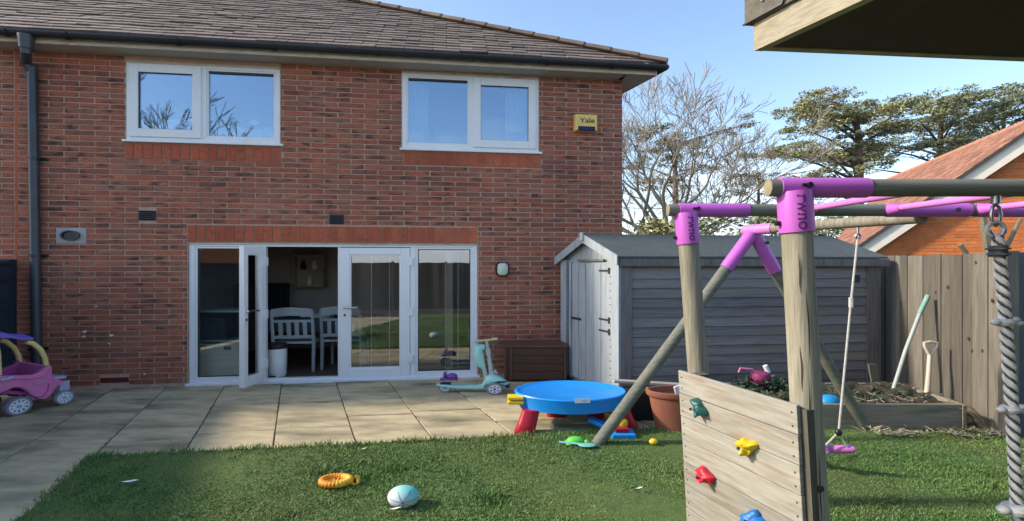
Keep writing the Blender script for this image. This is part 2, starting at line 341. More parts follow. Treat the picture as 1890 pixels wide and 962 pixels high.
# ------------------------------------------------------------------ the brick house (built in its own frame: x along the front, y into the house)
ang = math.atan(WX)
house = thing('brick_house', 'red brick two storey house with brown hipped roof and white windows', 'house', (0, 7.568, 0))
house.rotation_euler = (0, 0, ang); ORG[house.name] = Vector()
HM = Matrix.Translation((0, 7.568, 0)) @ Matrix.Rotation(ang, 4, 'Z'); HI = HM.inverted()
def hl(p): return HI @ Vector(p)
S0, S1, ZT = -16.0, WS(1148), 4.632
WIN1 = (WS(233), WS(517), WZ(375,266), WZ(375,118)); WIN2 = (WS(742), WS(994), WZ(868,281), WZ(868,137.5))
DOOR = (WS(347), WS(882), -.02, WZ(620,449))
OPEN = [WIN1, WIN2, DOOR]
SOLD = [(WS(230), WS(519), WZ(375,296)+.0, WIN1[2]-.015), (WS(745), WS(998), WZ(868,307), WIN2[2]-.015), (WS(346), WS(881), DOOR[3]+.012, WZ(620,418))]
VENTS = [(WS(257), WS(288), WZ(272,407), WZ(272,389)), (WS(608), WS(635), WZ(621,414), WZ(621,397)), (WS(105), WS(160), WZ(132,449), WZ(132,421)), (WS(186), WS(238), WZ(212,706), WZ(212,697))]
def wall_mesh():
    mb = MB(); xs = sorted({S0, S1, *[o[0] for o in OPEN], *[o[1] for o in OPEN]}); zs = sorted({-.1, ZT+.25, *[o[2] for o in OPEN], *[o[3] for o in OPEN]})
    for i in range(len(xs)-1):
        for j in range(len(zs)-1):
            cx, cz = (xs[i]+xs[i+1])/2, (zs[j]+zs[j+1])/2
            if any(o[0] < cx < o[1] and o[2] < cz < o[3] for o in OPEN): continue
            mb.box((xs[i],0,zs[j]), (xs[i+1],.22,zs[j+1]))
    # side and back walls close the shell
    a, b = hl((1.738-.436*6.5, 7.79+6.5, 0)), S0
    mb.add([(S1,.0,-.1),(a.x,a.y,-.1),(a.x,a.y,ZT+.2),(S1,.0,ZT+.2)], [(0,1,2,3)]); mb.add([(S0,6.3,-.1),(a.x,6.3,-.1),(a.x,6.3,ZT+.2),(S0,6.3,ZT+.2)], [(0,1,2,3)])
    mb.add([(S0,0,-.1),(S0,6.3,-.1),(S0,6.3,ZT+.2),(S0,0,ZT+.2)], [(0,1,2,3)])
    return mb
wall = wall_mesh().build('wall', 'mortar', house)
PITCH, CRS, J = .378*1.00843, .075, .0165
zb = SOLD[0][2]; sb = WS(258)
bricks = []
JOINT = WS(30)
k0 = int((-.02-zb)/CRS); k1 = int((ZT-zb)/CRS)+1
for k in range(k0, k1):
    z0, z1 = zb+k*CRS+J*.4, zb+(k+1)*CRS-J*.6
    if z1 > ZT+.03: continue
    off = 0 if k % 2 == 1 else PITCH/2
    n0 = int((-9.2-sb-off)/PITCH); n1 = int((S1-sb-off)/PITCH)+1
    for n in range(n0, n1+1):
        x0 = sb+off+n*PITCH+J*.75; x1 = sb+off+(n+1)*PITCH-J*.75
        x1 = min(x1, S1)
        segs = [(x0, x1)]
        for o in OPEN+SOLD+VENTS+[(JOINT-.02, JOINT+.02, -1, 9)]:
            if z1 <= o[2]+.004 or z0 >= o[3]-.004: continue
            ns = []
            for a, b in segs:
                if b <= o[0] or a >= o[1]: ns.append((a, b)); continue
                if a < o[0]-J: ns.append((a, o[0]-J*.8))
                if b > o[1]+J: ns.append((o[1]+J*.8, b))
            segs = ns
        for a, b in segs:
            if b-a > .014: bricks.append((a, b, z0+random.gauss(0,.0008), z1+random.gauss(0,.0008), random.uniform(.006,.0105)))
bme = unit_mesh('brick', 'brick')
vis = [b for b in bricks if b[0] > WS(-10)]
vis.sort(key=lambda b: b[0]+(0 if b[1]-b[0] > .3 else 3))
chosen = set(id(b) for b in vis[:300])
rest = MB()
for b in bricks:
    if id(b) in chosen:
        inst(bme, 'brick', wall, ((b[0]+b[1])/2, .02-b[4]/2-.001, (b[2]+b[3])/2), (b[1]-b[0], b[4]+.04, b[3]-b[2]))
    else: rest.box((b[0], -b[4], b[2]), (b[1], .02, b[3]))
rest.build('brickwork', 'brick', wall)['kind'] = 'stuff'
sme = unit_mesh('soldier_brick', 'soldier')
for (a, b, z0, z1), n in zip(SOLD, (17, 17, 32)):
    w = (b-a)/n
    for i in range(n):
        inst(sme, 'soldier_brick', wall, (a+w*(i+.5), .012, (z0+z1)/2), (w-.012*1.3, .05, z1-z0-.006))
part(house, 'movement_joint', 'soldier', lambda b: b.box((JOINT-.016,-.006,0), (JOINT+.016,.02,ZT)))
# vents and flue
for v in VENTS[:2]:
    vt = part(house, 'air_vent', 'dark_vent', lambda b: (b.box((v[0],-.02,v[2]),(v[1],.01,v[3]))), bev=.004)
    for i in range(5):
        z = v[2]+(v[3]-v[2])*(i+.5)/5; part(vt, 'louvre', 'dark_vent', lambda b: b.obox(((v[0]+v[1])/2,-.026,z), ((v[1]-v[0])/2-.02,0,0), (0,.006,-.006), (0,.002,.002)))
v = VENTS[2]; fl = part(house, 'flue_plate', 'flue_plate', lambda b: b.box((v[0],-.014,v[2]),(v[1],.01,v[3])), bev=.004)
cx, cz = (v[0]+v[1])/2-.0, (v[2]+v[3])/2
part(fl, 'flue_ring', 'grey_pipe', lambda b: b.lathe((cx,0,cz), [(.05,.0),(.07,.0),(.07,.05),(.058,.05),(.058,.01)], 24, 1.7, 1, (1,0,0), (0,0,1), (0,-1,0), cap=False), smooth=True)
part(fl, 'flue_opening', 'black_plastic', lambda b: b.lathe((cx,-.016,cz), [(.057,0),(.057,.012)], 24, 1.7, 1, (1,0,0), (0,0,1), (0,-1,0)))
v = VENTS[3]; mat('red_vent', (.13,.022,.028), (.09,.016,.02), 6, rough=.6); part(house, 'air_brick', 'red_vent', lambda b: b.box((v[0],-.012,v[2]),(v[1],.01,v[3])), bev=.003)
mat('chip', (.92,.82,.70), (.8,.7,.6), 20, rough=.9)
for (x, y, w, h) in ((158,612,7,5), (156,621,6,4), (207,619,8,4), (203,634,5,2), (179,565,4,2), (268,690,4,3)):
    s, z = WS(x), WZ(x,y); a = w/F*7/2*1.1; c = h/F*7/2
    part(house, 'brick_chip', 'chip', lambda b: b.prism([(s-a,-.0095,z-c*.5),(s,-.0095,z-c),(s+a,-.0095,z+c*.2),(s+a*.2,-.0095,z+c),(s-a*.6,-.0095,z+c*.5)], (0,-.003,0)))
# eaves: soffit, fascia, gutter, downpipe
OV, OVR = .26, .44
cornr = Vector((S1+OVR, -OV, 0)); back = hl((1.738-.436*6.5, 7.79+6.5, 0)); bk = Vector((back.x+OVR, 6.3, 0))
sdir = (Vector((back.x, back.y, 0))-Vector((S1,0,0))).normalized()
cb = cornr+sdir*6.6
part(house, 'soffit', 'soffit', lambda b: (b.box((S0,-OV,ZT),(S1,.0,ZT+.02)), b.prism([(S1+.001,-OV,ZT),(cornr.x,-OV,ZT),(cb.x,cb.y,ZT),(S1+.001+sdir.x*6.6,sdir.y*6.6,ZT)], (0,0,.02))))
part(house, 'fascia', 'cream_wood', lambda b: (b.box((S0,-OV-.022,ZT-.012),(cornr.x+.02,-OV-.001,ZT+.16)), b.hexa([(cornr.x,-OV,ZT-.012),(cornr.x+.024,-OV,ZT-.012),(cb.x+.024,cb.y,ZT-.012),(cb.x,cb.y,ZT-.012),(cornr.x,-OV,ZT+.16),(cornr.x+.024,-OV,ZT+.16),(cb.x+.024,cb.y,ZT+.16),(cb.x,cb.y,ZT+.16)])))
def gutter_ring(c, out):
    pts = []
    for i in range(11):
        a = math.pi*i/10; pts.append(Vector(c)+out*(-math.cos(a)*.062)+Vector((0,0,-math.sin(a)*.075)))
    for i in range(11):
        a = math.pi*(10-i)/10; pts.append(Vector(c)+out*(-math.cos(a)*.055)+Vector((0,0,-math.sin(a)*.067)))
    return pts
gz = ZT+.115; o1 = Vector((0,-1,0)); gy = -OV-.022-.062
o2 = Vector((sdir.y, -sdir.x, 0)); gc = Vector((cornr.x+.024+.062*1.6, gy, gz))
gut = part(house, 'gutter', 'black_plastic', lambda b: (b.loft([gutter_ring((S0,gy,gz), o1), gutter_ring(gc, (o1+o2*.5))]), b.loft([gutter_ring(gc, (o1*.5+o2)), gutter_ring(gc+sdir*6.6, o2)])))
x = S0+.5
for xp in (18, 128, 330, 505, 695, 868, 1003, 1122):
    s = WS(xp)*.965
    part(gut, 'gutter_bracket', 'black_plastic', lambda b: b.loft([[p*1.0+Vector((dx,0,-.004)) for p in [Vector((0,gy,gz))+o1*(-math.cos(math.pi*i/10)*.070)+Vector((0,0,-math.sin(math.pi*i/10)*.084)) for i in range(11)]] for dx in (s-.022, s+.022)], cap=False))
dp = part(house, 'downpipe', 'grey_pipe', lambda b: b.tube([(WS(68),-.075,WZ(68,128)), (WS(72),-.075,WZ(72,380)), (WS(77),-.075,.02)], .057, 14), smooth=True)
sg = WS(52)*.965
part(dp, 'outlet', 'grey_pipe', lambda b: (b.tube([(sg,gy,gz-.06),(sg,gy,gz-.235)], [.088,.074], 14)), smooth=True)
part(dp, 'swan_neck', 'grey_pipe', lambda b: b.tube([(sg,gy,gz-.16),(sg+.005,gy,gz-.27),(WS(66)-.03,-.12,WZ(68,128)+.05),(WS(68),-.075,WZ(68,128)-.06)], .06, 14), smooth=True)
for yy in (292, 470, 640):
    z = WZ(75,yy); part(dp, 'pipe_clip', 'black_plastic', lambda b: (b.tube([(WS(72),-.075,z),(WS(72),-.075,z-.04)], .064, 14), b.box((WS(72)-.05,-.02,z-.04),(WS(72)+.12,-.0,z))))

# roof: plain tiles in courses, hip tiles on the corner
ZE, YE = ZT+.165, gy+.03; TP = .79; cp = math.atan(TP)
hipw = Matrix.Identity(3)
E0 = HM @ Vector((gc.x+.02, YE, ZE)); Hd = Vector((-2.205, .741, .79))
Hl = (HI.to_3x3() @ Hd)                        # hip direction in the house frame
run = lambda t: E0+Hd*t
def hip_x(y): return gc.x+.02+Hl.x/Hl.y*(y-YE)
tp = Hl.z/Hl.y; th = math.atan(tp); up = Vector((0, math.cos(th), math.sin(th))); nrm = Vector((0, -math.sin(th), math.cos(th)))
YR = YE+3.7; ZR = ZE+3.7*tp
roof = part(house, 'roof', 'roof_tile', lambda b: (b.add([(S0,YE+.02,ZE-.035),(gc.x-.08,YE+.02,ZE-.035),(hip_x(YR),YR,ZR-.035),(S0,YR,ZR-.035)], [(0,1,2,3)]), b.add([(gc.x-.08,YE+.02,ZE-.035),(bk.x+.3,6.6,ZE-.035),(hip_x(YR),YR,ZR-.035)], [(0,1,2)]), b.add([(S0,6.6,ZE-.035),(bk.x+.3,6.6,ZE-.035),(hip_x(YR),YR,ZR-.035),(S0,YR,ZR-.035)], [(3,2,1,0)])))
GA, TW = .150, .40
tiles = []
for k in range(int(3.7/math.cos(th)/GA)):
    d = k*GA; off = TW/2*(k % 2); y = YE+d*math.cos(th)
    n0 = int(S0/TW)
    for n in range(n0, 20):
        a, b = n*TW+off+.004, (n+1)*TW+off-.004
        lim = hip_x(y)-.05
        if a > lim-.06: break
        b = min(b, lim)
        if b < -9.4: continue
        tiles.append((a, b, d))
tme = bpy.data.meshes.new('tile'); tb = MB().hexa([(-.5,0,-.014),(.5,0,-.014),(.5,GA*1.5,-.030),(-.5,GA*1.5,-.030),(-.5,0,.012),(.5,0,.012),(.5,GA*1.5,-.012),(-.5,GA*1.5,-.012)])
tme.from_pydata(tb.v, [], tb.f); tme.materials.append(M['roof_tile'])
cand = sorted([t for t in tiles if t[0] > -8.0 and t[1]-t[0] > .2], key=lambda t: t[2]+.00*t[0]); chosen = set(id(t) for t in cand[:300])
rt = MB()
for t in tiles:
    jit = random.gauss(0,.0035); o = Vector((0,YE,ZE))+up*(t[2]+random.gauss(0,.004))+nrm*jit; tl = random.gauss(0,.012)
    if id(t) in chosen:
        inst(tme, 'tile', roof, ((t[0]+t[1])/2, o.y, o.z), (t[1]-t[0],1,1), (th, tl, 0))
    else:
        c = Vector(((t[0]+t[1])/2, o.y, o.z)); w = Vector(((t[1]-t[0])/2,0,0)); e = up*GA*1.5
        rt.hexa([c-w-nrm*.014, c+w-nrm*.014, c+w+e-nrm*.03, c-w+e-nrm*.03, c-w+nrm*.012, c+w+nrm*.012, c+w+e-nrm*.012, c-w+e-nrm*.012])
rt.build('tiling', 'roof_tile', roof)['kind'] = 'stuff'
hv = Hl.normalized(); e0 = Vector((gc.x+.02, YE, ZE)); side = hv.cross(Vector((0,0,1))).normalized(); upv = side.cross(hv).normalized()
nh = 20; hp = (3.7/Hl.y*Hl.length)/nh
for i in range(nh):
    a = e0+hv*(i*hp-.03)+Vector((-.02,0,-.005)); b = e0+hv*((i+1)*hp+.03)+Vector((-.02,0,-.005))
    def ring(c, r): return [c+side*(math.cos(math.pi*j/8)*r*1.3)+upv*(math.sin(math.pi*j/8)*r) for j in range(9)]+[c+side*(-r*1.1)-upv*.01, c+side*(r*1.1)-upv*.01]
    part(roof, 'hip_tile', 'hip_tile', lambda m: m.loft([ring(a, .085), ring(b, .072)]), smooth=True)

# windows
def pane(root, name, m, x0, x1, z0, z1, y): return part(root, name, m, lambda b: b.box((x0,y,z0),(x1,y+.012,z1)))
def frame(b, x0, x1, z0, z1, w, y0, y1):
    wl, wr, wb, wt = w if hasattr(w, '__len__') else (w,)*4
    b.box((x0,y0,z0),(x0+wl,y1,z1)); b.box((x1-wr,y0,z0),(x1,y1,z1)); b.box((x0+wl,y0,z0),(x1-wr,y1,z0+wb)); b.box((x0+wl,y0,z1-wt),(x1-wr,y1,z1))
def window(W, xm, fixed, sash, sill):
    x0, x1, z0, z1 = W; w = part(house, 'window', 'upvc', lambda b: frame(b, x0, x1, z0+.03, z1, .07, .0, .10), bev=.004)
    xmm = WS(xm); part(w, 'mullion', 'upvc', lambda b: b.box((xmm-.045,-.002,z0+.1),(xmm+.045,.10,z1-.07)), bev=.004)
    fx0, fx1 = (x0+.07, xmm-.045) if fixed == 'L' else (xmm+.045, x1-.07)
    sx0, sx1 = (xmm+.02, x1-.045) if fixed == 'L' else (x0+.045, xmm-.02)
    part(w, 'glazing_bead', 'upvc', lambda b: frame(b, fx0, fx1, z0+.1, z1-.07, .022, .012, .05))
    pane(w, 'pane', 'window_glass', fx0+.02, fx1-.02, z0+.12, z1-.09, .035)
    part(w, 'sash', 'upvc', lambda b: frame(b, sx0, sx1, z0+.075, z1-.045, .115, -.022, .045), bev=.006)
    pane(w, 'pane', 'window_glass', sx0+.11, sx1-.11, z0+.18, z1-.155, .012)
    part(w, 'gasket', 'black_plastic', lambda b: (frame(b, sx0+.112, sx1-.112, z0+.187, z1-.157, .008, -.004, .008), b.box((fx0+.02,.014,z1-.12),(fx1-.02,.034,z1-.09))))
    part(w, 'sill', 'upvc', lambda b: b.box((x0-.03,-.05,z0-.004),(x1+.05,.08,z0+.028)), bev=.004)
    part(w, 'head_trim', 'cream_wood', lambda b: b.box((x0,-.006,z1-.032),(x1,.0,z1-.002)))
window(WIN1, 375, 'R', None, None); window(WIN2, 871, 'L', None, None)

# garden doors: two side panels, one leaf shut, one leaf swung open
x0, x1, z0, z1 = DOOR; zs = .03
ym = [WS(v) for v in (347, 484, 626, 762, 882)]
df = part(house, 'door_frame', 'upvc', lambda b: (frame(b, x0+.005, x1-.005, .0, z1-.004, (.075,.075,.06,.05), .02, .11), [b.box((m-.04,.022,.06),(m+.04,.108,z1-.054)) for m in (ym[1], ym[3])]), bev=.004)
part(df, 'threshold', 'upvc', lambda b: b.box((x0-.02,-.05,-.01),(x1+.03,.14,.03)), bev=.005)
part(df, 'head_trim', 'cream_wood', lambda b: b.box((x0,.004,z1-.024),(x1,.018,z1-.004)))
def side_panel(a, b_):
    p = part(house, 'side_panel', 'upvc', lambda b: frame(b, a, b_, .06, z1-.054, (.035,.035,.05,.03), .03, .09), bev=.004)
    pane(p, 'pane', 'door_glass', a+.03, b_-.03, .105, z1-.08, .055)
    part(p, 'gasket', 'black_plastic', lambda b: frame(b, a+.036, b_-.036, .111, z1-.085, .008, .026, .05))
side_panel(x0+.08, ym[1]-.04); side_panel(ym[3]+.04, x1-.08)
def handle(root, hx, hz, y, s, n=(0,-1,0), ax=(1,0,0)):
    n, ax = Vector(n), Vector(ax); c = Vector((hx, y, hz))
    part(root, 'handle', 'chrome', lambda b: (b.tube([c, c+n*.05], .014, 8), b.tube([c+n*.05, c+n*.055+ax*.19*s], .014, 8)), smooth=True)
    part(root, 'lock_plate', 'upvc', lambda b: b.obox(c+n*.004+Vector((0,0,-.06)), ax*.032, n*.004, Vector((0,0,.13))), bev=.003)
    part(root, 'keyhole', 'black_plastic', lambda b: b.obox(c+n*.009+Vector((0,0,-.11)), ax*.014, n*.003, Vector((0,0,.018))))
def leaf(o, ax, n, wd):         # o: hinge-side bottom corner, ax along the leaf, n outwards
    o, ax, n = Vector(o), Vector(ax).normalized(), Vector(n).normalized(); h = z1-.065-o.z; Z = Vector((0,0,1))
    st, tr_, br = .135*min(1,wd/.8), .10, .115
    def bar(b, a0, a1, h0, h1, d0=-.03, d1=.045): b.obox(o+ax*(a0+a1)/2+Z*(h0+h1)/2+n*(d0+d1)/2, ax*(a1-a0)/2, n*(d1-d0)/2, Z*(h1-h0)/2)
    d = part(house, 'door', 'upvc', lambda b: (bar(b,0,st,0,h), bar(b,wd-st,wd,0,h), bar(b,st,wd-st,0,br), bar(b,st,wd-st,h-tr_,h)), bev=.005)
    part(d, 'pane', 'door_glass', lambda b: bar(b, st-.01, wd-st+.01, br-.01, h-tr_+.01, .0, .012))
    part(d, 'glazing_bead', 'upvc', lambda b: (bar(b,st,st+.02,br,h-tr_,.01,.035), bar(b,wd-st-.02,wd-st,br,h-tr_,.01,.035), bar(b,st+.02,wd-st-.02,br,br+.02,.01,.035), bar(b,st+.02,wd-st-.02,h-tr_-.02,h-tr_,.01,.035)))
    hc = o+ax*(wd-st*.5)+Z*(WZ(650,568)-o.z)+n*.045
    handle(d, hc.x, WZ(650,568), hc.y, -1, n, ax)
    for hz in (.25, .95, 1.7):
        part(d, 'hinge', 'upvc', lambda b: b.obox(o+ax*-.01+Z*hz+n*.055, ax*.035, n*.014, Z*.06), bev=.004)
    return d
leaf((ym[3]-.045,.06,.055), (-1,0,0), (0,-1,0), ym[3]-.045-(ym[2]+.01))
part(df, 'meeting_stile', 'upvc', lambda b: b.box((ym[2]-.025,.03,.055),(ym[2]+.012,.10,z1-.06)), bev=.004)
hb = hl((-3.50, 7.03, 0)); he = hl((-3.575, 6.62, 0)); av = Vector((he.x-hb.x, he.y-hb.y, 0))
dopen = leaf((hb.x-.06, hb.y, .055), av, (-av.y, av.x, 0), av.length)
# ------------------------------------------------------------------ rooms behind the glass
mat('room_wall', (.56,.46,.40), (.50,.42,.37), 2, rough=.9); mat('room_floor', (.16,.10,.07), (.11,.07,.05), 3, (1,8,1), rough=.5); mat('room_dim', (.10,.09,.09), (.07,.065,.065), 2, rough=.9)  # darkest room tone puts the dimness of walls and ceilings into colour
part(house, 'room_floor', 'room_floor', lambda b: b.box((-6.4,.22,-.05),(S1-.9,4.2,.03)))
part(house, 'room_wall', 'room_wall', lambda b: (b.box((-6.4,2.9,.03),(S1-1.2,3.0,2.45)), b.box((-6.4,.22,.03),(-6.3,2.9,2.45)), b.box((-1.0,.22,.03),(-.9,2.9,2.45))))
part(house, 'ceiling', 'room_dim', lambda b: b.box((-8.5,.22,2.45),(S1-1.2,5.2,2.65)))
part(house, 'room_wall', 'room_dim', lambda b: (b.box((-8.5,2.6,2.65),(S1-1.2,2.7,4.6)), b.box((-3.2,.22,2.65),(-3.1,2.6,4.6))))
part(house, 'ceiling', 'room_dim', lambda b: b.box((-8.5,.22,4.66),(S1-1.2,5.2,4.72)))
mat('white_chair', (.40,.43,.44), (.33,.36,.37), 4, rough=.5); mat('cloth_blue', (.12,.18,.21), (.08,.12,.15), 8, rough=.9); mat('black_item', (.014,.014,.018), (.02,.02,.026), 6, rough=.5)
mat('white_item', (.90,.90,.88), (.82,.82,.80), 5, rough=.6); mat('box_cream', (.86,.87,.76), (.78,.79,.69), 4, rough=.85); mat('box_grey', (.055,.065,.08), (.04,.048,.06), 5, rough=.8); mat('shelf_edge', (.55,.66,.62), (.48,.58,.55), 3, rough=.5)
mat('picture_wood', (.52,.42,.32), (.42,.34,.26), 5, rough=.7)
FL = .03
def dining_chair(cx, Y, w, label):
    c = Vector((cx, Y, FL)); t = thing('dining_chair', label, 'chair', c, 'white dining chairs indoors')
    d = .42; s = WX; E = lambda x, y, z: c+Vector((x, y+s*x, z))
    hw = w/2
    for x in (-hw, hw):
        part(t, 'rear_leg', 'white_chair', lambda b: b.tube([E(x,0,0), E(x,.02,.45), E(x,-.05,.97)], [.026,.03,.024], 6), smooth=True)
        part(t, 'front_leg', 'white_chair', lambda b: b.tube([E(x*.95,d,0), E(x*.95,d,.44)], [.022,.028], 6), smooth=True)
    part(t, 'top_rail', 'white_chair', lambda b: b.loft([[E(x,-.045-.03*(1-(x/hw)**2)+dy,z+.03*(1-(x/hw)**2)) for dy, z in ((-.012,.86),(.016,.86),(.012,.99),(-.016,.99))] for x in (-hw,-hw*.5,0,hw*.5,hw)]))
    part(t, 'lower_rail', 'white_chair', lambda b: b.obox(E(0,0,.55), (hw,s*hw,0), (0,.012,0), (0,0,.025)))
    part(t, 'middle_rail', 'white_chair', lambda b: b.obox(E(0,-.02,.80), (hw,s*hw,0), (0,.012,0), (0,0,.02)))
    for i in range(4):
        x = -hw+w*(i+1)/5; part(t, 'slat', 'white_chair', lambda b: b.obox(E(x,-.008,.675), (.032,0,0), (0,.008,.0), (0,-.012,.115)))
    part(t, 'seat', 'white_chair', lambda b: b.prism([E(-hw*1.02,0,.44),E(hw*1.02,0,.44),E(hw*1.1,d+.03,.44),E(-hw*1.1,d+.03,.44)], (0,0,.035)), bev=.006)
pc = P(541, 685, 7.72); dining_chair(pc.x, 7.72, .60, 'white slat back dining chair standing free beside the pedal bin')
pc = P(630, 680, 7.95); dining_chair(pc.x, 7.95, .60, 'white slat back dining chair half hidden by the shut door leaf')
tc_ = P(585, 600, 8.75); t = thing('dining_table', 'dining table under a dark blue cloth behind the white chairs', 'table', (tc_.x, 8.75, FL))
for x in (-.95,.95):
    for y in (-.38,.38): part(t, 'leg', 'white_chair', lambda b: b.box((tc_.x+x-.03,8.75+y-.03,FL),(tc_.x+x+.03,8.75+y+.03,.76)))
part(t, 'table_top', 'white_chair', lambda b: b.box((tc_.x-1.05,8.3,.76),(tc_.x+1.05,9.2,.79)))
part(t, 'tablecloth', 'cloth_blue', lambda b: b.loft([[(tc_.x+sx*r, 8.75+sy*q+.012*math.sin(i*5+j), z) for i, (sx, sy) in enumerate([(math.cos(2*math.pi*a/24), math.sin(2*math.pi*a/24)) for a in range(24)])] for j, (r, q, z) in enumerate(((1.3,.62,.60),(1.26,.60,.72),(1.2,.56,.80)))]), smooth=True)
for i, (x, y, w, h, m, lab) in enumerate(((545,590,.12,.30,'black_item','black camera like gadget on the blue tablecloth'), (560,590,.16,.22,'white_item','pale mug standing on the blue tablecloth'), (597,588,.26,.14,'white_item','stack of white papers on the blue tablecloth'))):
    p = P(x, y, 8.55); o = thing(['gadget','mug','paper_stack'][i], lab, ['gadget','mug','papers'][i], (p.x, 8.55, .803))
    if i == 1: part(o, 'body', m, lambda b: b.lathe((p.x,8.55,.803), [(.05,0),(.055,.01),(.055,h*.6),(.047,h*.6),(.045,.02)], 16), smooth=True); part(o, 'mug_handle', m, lambda b: b.tube([(p.x+.05,8.55,.83),(p.x+.1,8.55,.85),(p.x+.1,8.55,.89),(p.x+.05,8.55,.91)], .008, 6))
    elif i == 0: part(o, 'body', m, lambda b: b.box((p.x-w,8.5,.803),(p.x+w,8.6,.803+h*.6)), bev=.02); part(o, 'lens', m, lambda b: b.lathe((p.x+.1,8.5,.803+h*.35), [(.06,0),(.06,.05),(.05,.06)], 16, ax=(1,0,0), ay=(0,0,1), az=(0,-1,0)))
    else:
        for k in range(4): part(o, 'sheet', m, lambda b: b.obox((p.x+random.uniform(-.02,.02),8.55,.807+k*.02), (w*.6,0,0),(0,.12,0),(0,0,.008)))
p = P(511, 688, 7.46); t = thing('pedal_bin', 'white pedal bin with a black lid just inside the open door', 'bin', (p.x, 7.46, FL))
part(t, 'body', 'white_item', lambda b: b.lathe((p.x,7.46,FL), [(.12,0),(.135,.02),(.14,.42)], 24), smooth=True); part(t, 'lid', 'black_item', lambda b: b.lathe((p.x,7.46,FL+.42), [(.15,0),(.155,.03),(.14,.07),(.06,.085)], 24), smooth=True); part(t, 'pedal', 'black_item', lambda b: b.box((p.x-.04,7.28,FL+.01),(p.x+.04,7.34,FL+.03)))
t = thing('cube_shelf', 'pale shelf unit behind the left hand door glass', 'shelf', (-4.4, 7.55, FL))
part(t, 'shelf_board', 'shelf_edge', lambda b: b.box((-4.95,7.32,1.0),(-3.9,7.72,1.035))); part(t, 'shelf_board', 'shelf_edge', lambda b: b.box((-4.95,7.36,.56),(-3.9,7.72,.585)))
for x in (-4.95,-3.93): part(t, 'side_board', 'shelf_edge', lambda b: b.box((x,7.35,FL),(x+.03,7.73,1.0)))
part(t, 'back_board', 'box_grey', lambda b: b.box((-4.95,7.73,FL),(-3.9,7.745,1.0)))
p = P(404, 660, 7.40); t = thing('storage_box', 'cream fabric storage box with two handle holes', 'box', (p.x, 7.5, FL))
part(t, 'body', 'box_cream', lambda b: b.box((p.x-.34,7.33,FL),(p.x+.34,7.66,FL+.50)), bev=.01)
for dx in (-.2,.17): part(t, 'handle_hole', 'black_item', lambda b: b.obox((p.x+dx,7.327,FL+.44), (.055,0,0),(0,.004,0),(0,0,.025)), bev=.003)
t = thing('storage_box', 'dark grey storage box on the shelf above the cream box', 'box', (p.x-.08, 7.5, .585))
part(t, 'body', 'box_grey', lambda b: b.box((p.x-.36,7.38,.587),(p.x+.1,7.66,.88)), bev=.012); part(t, 'lid', 'box_grey', lambda b: b.box((p.x-.37,7.37,.88),(p.x+.11,7.67,.92)), bev=.008)
p = P(573, 500, 9.75); t = thing('wall_shelf', 'small wooden box shelf with trinkets hung on the far wall', 'shelf', (p.x, 9.77, p.z))
part(t, 'back_board', 'picture_wood', lambda b: b.box((p.x-.30,9.78,p.z-.32),(p.x+.30,9.80,p.z+.32)))
for z in (-.32,0.,.3): part(t, 'shelf_board', 'picture_wood', lambda b: b.box((p.x-.30,9.64,p.z+z),(p.x+.30,9.78,p.z+z+.025)))
for x in (-.30,.275): part(t, 'side_board', 'picture_wood', lambda b: b.box((p.x+x,9.64,p.z-.30),(p.x+x+.025,9.78,p.z+.3)))
for i, (x, z) in enumerate(((-.12,.03),(.1,.03),(.0,-.29))):
    o = part(None, 'trinket', 'white_item' if i else 'black_item', lambda b: b.lathe((p.x+x,9.7,p.z+z), [(.04,0),(.06,.06),(.03,.13),(.04,.17)], 12), smooth=True)
    tag(o, ('dark little vase on the upper board of the wall shelf', 'pale little vase on the upper board of the wall shelf', 'pale little vase on the bottom board of the wall shelf')[i], 'vase')
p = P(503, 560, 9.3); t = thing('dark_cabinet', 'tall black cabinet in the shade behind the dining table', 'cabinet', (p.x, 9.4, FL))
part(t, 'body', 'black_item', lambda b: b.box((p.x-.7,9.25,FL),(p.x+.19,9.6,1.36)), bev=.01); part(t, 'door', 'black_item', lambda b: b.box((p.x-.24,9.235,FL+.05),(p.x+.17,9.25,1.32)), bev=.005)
mat('net', (.82,.84,.86), (.72,.75,.78), 3, (14,1,.4), rough=.9)
def drape(name, label, s0, s1, z0, z1, y, folds, m='net'):
    pts = []
    for i in range(folds*6+1):
        f = i/(folds*6); pts.append((s0+(s1-s0)*f, y+.035*math.sin(i*math.pi/3)))
    w = [HM @ Vector((a, b, 0)) for a, b in pts]
    mb = MB(); mb.add([q+Vector((0,0,z)) for z in (z0, z1) for q in w], [(i, i+1, len(w)+i+1, len(w)+i) for i in range(len(w)-1)])
    o = mb.build(name, m, smooth=True); o.modifiers.new('s', 'SOLIDIFY').thickness = .006; tag(o, label, 'curtain'); return o
drape('curtain', 'white net curtain at the left of the window next to the alarm box', WS(752), WS(790), WIN2[2]+.03, WIN2[3], .18, 5)
drape('curtain', 'white net curtain at the right of the window next to the alarm box', WS(935), WS(985), WIN2[2]+.03, WIN2[3], .18, 5)
drape('roller_blind', 'pale blind hanging behind the window next to the alarm box', WS(790), WS(935), WIN2[2]+.03, WIN2[3], .70, 1, 'soffit')
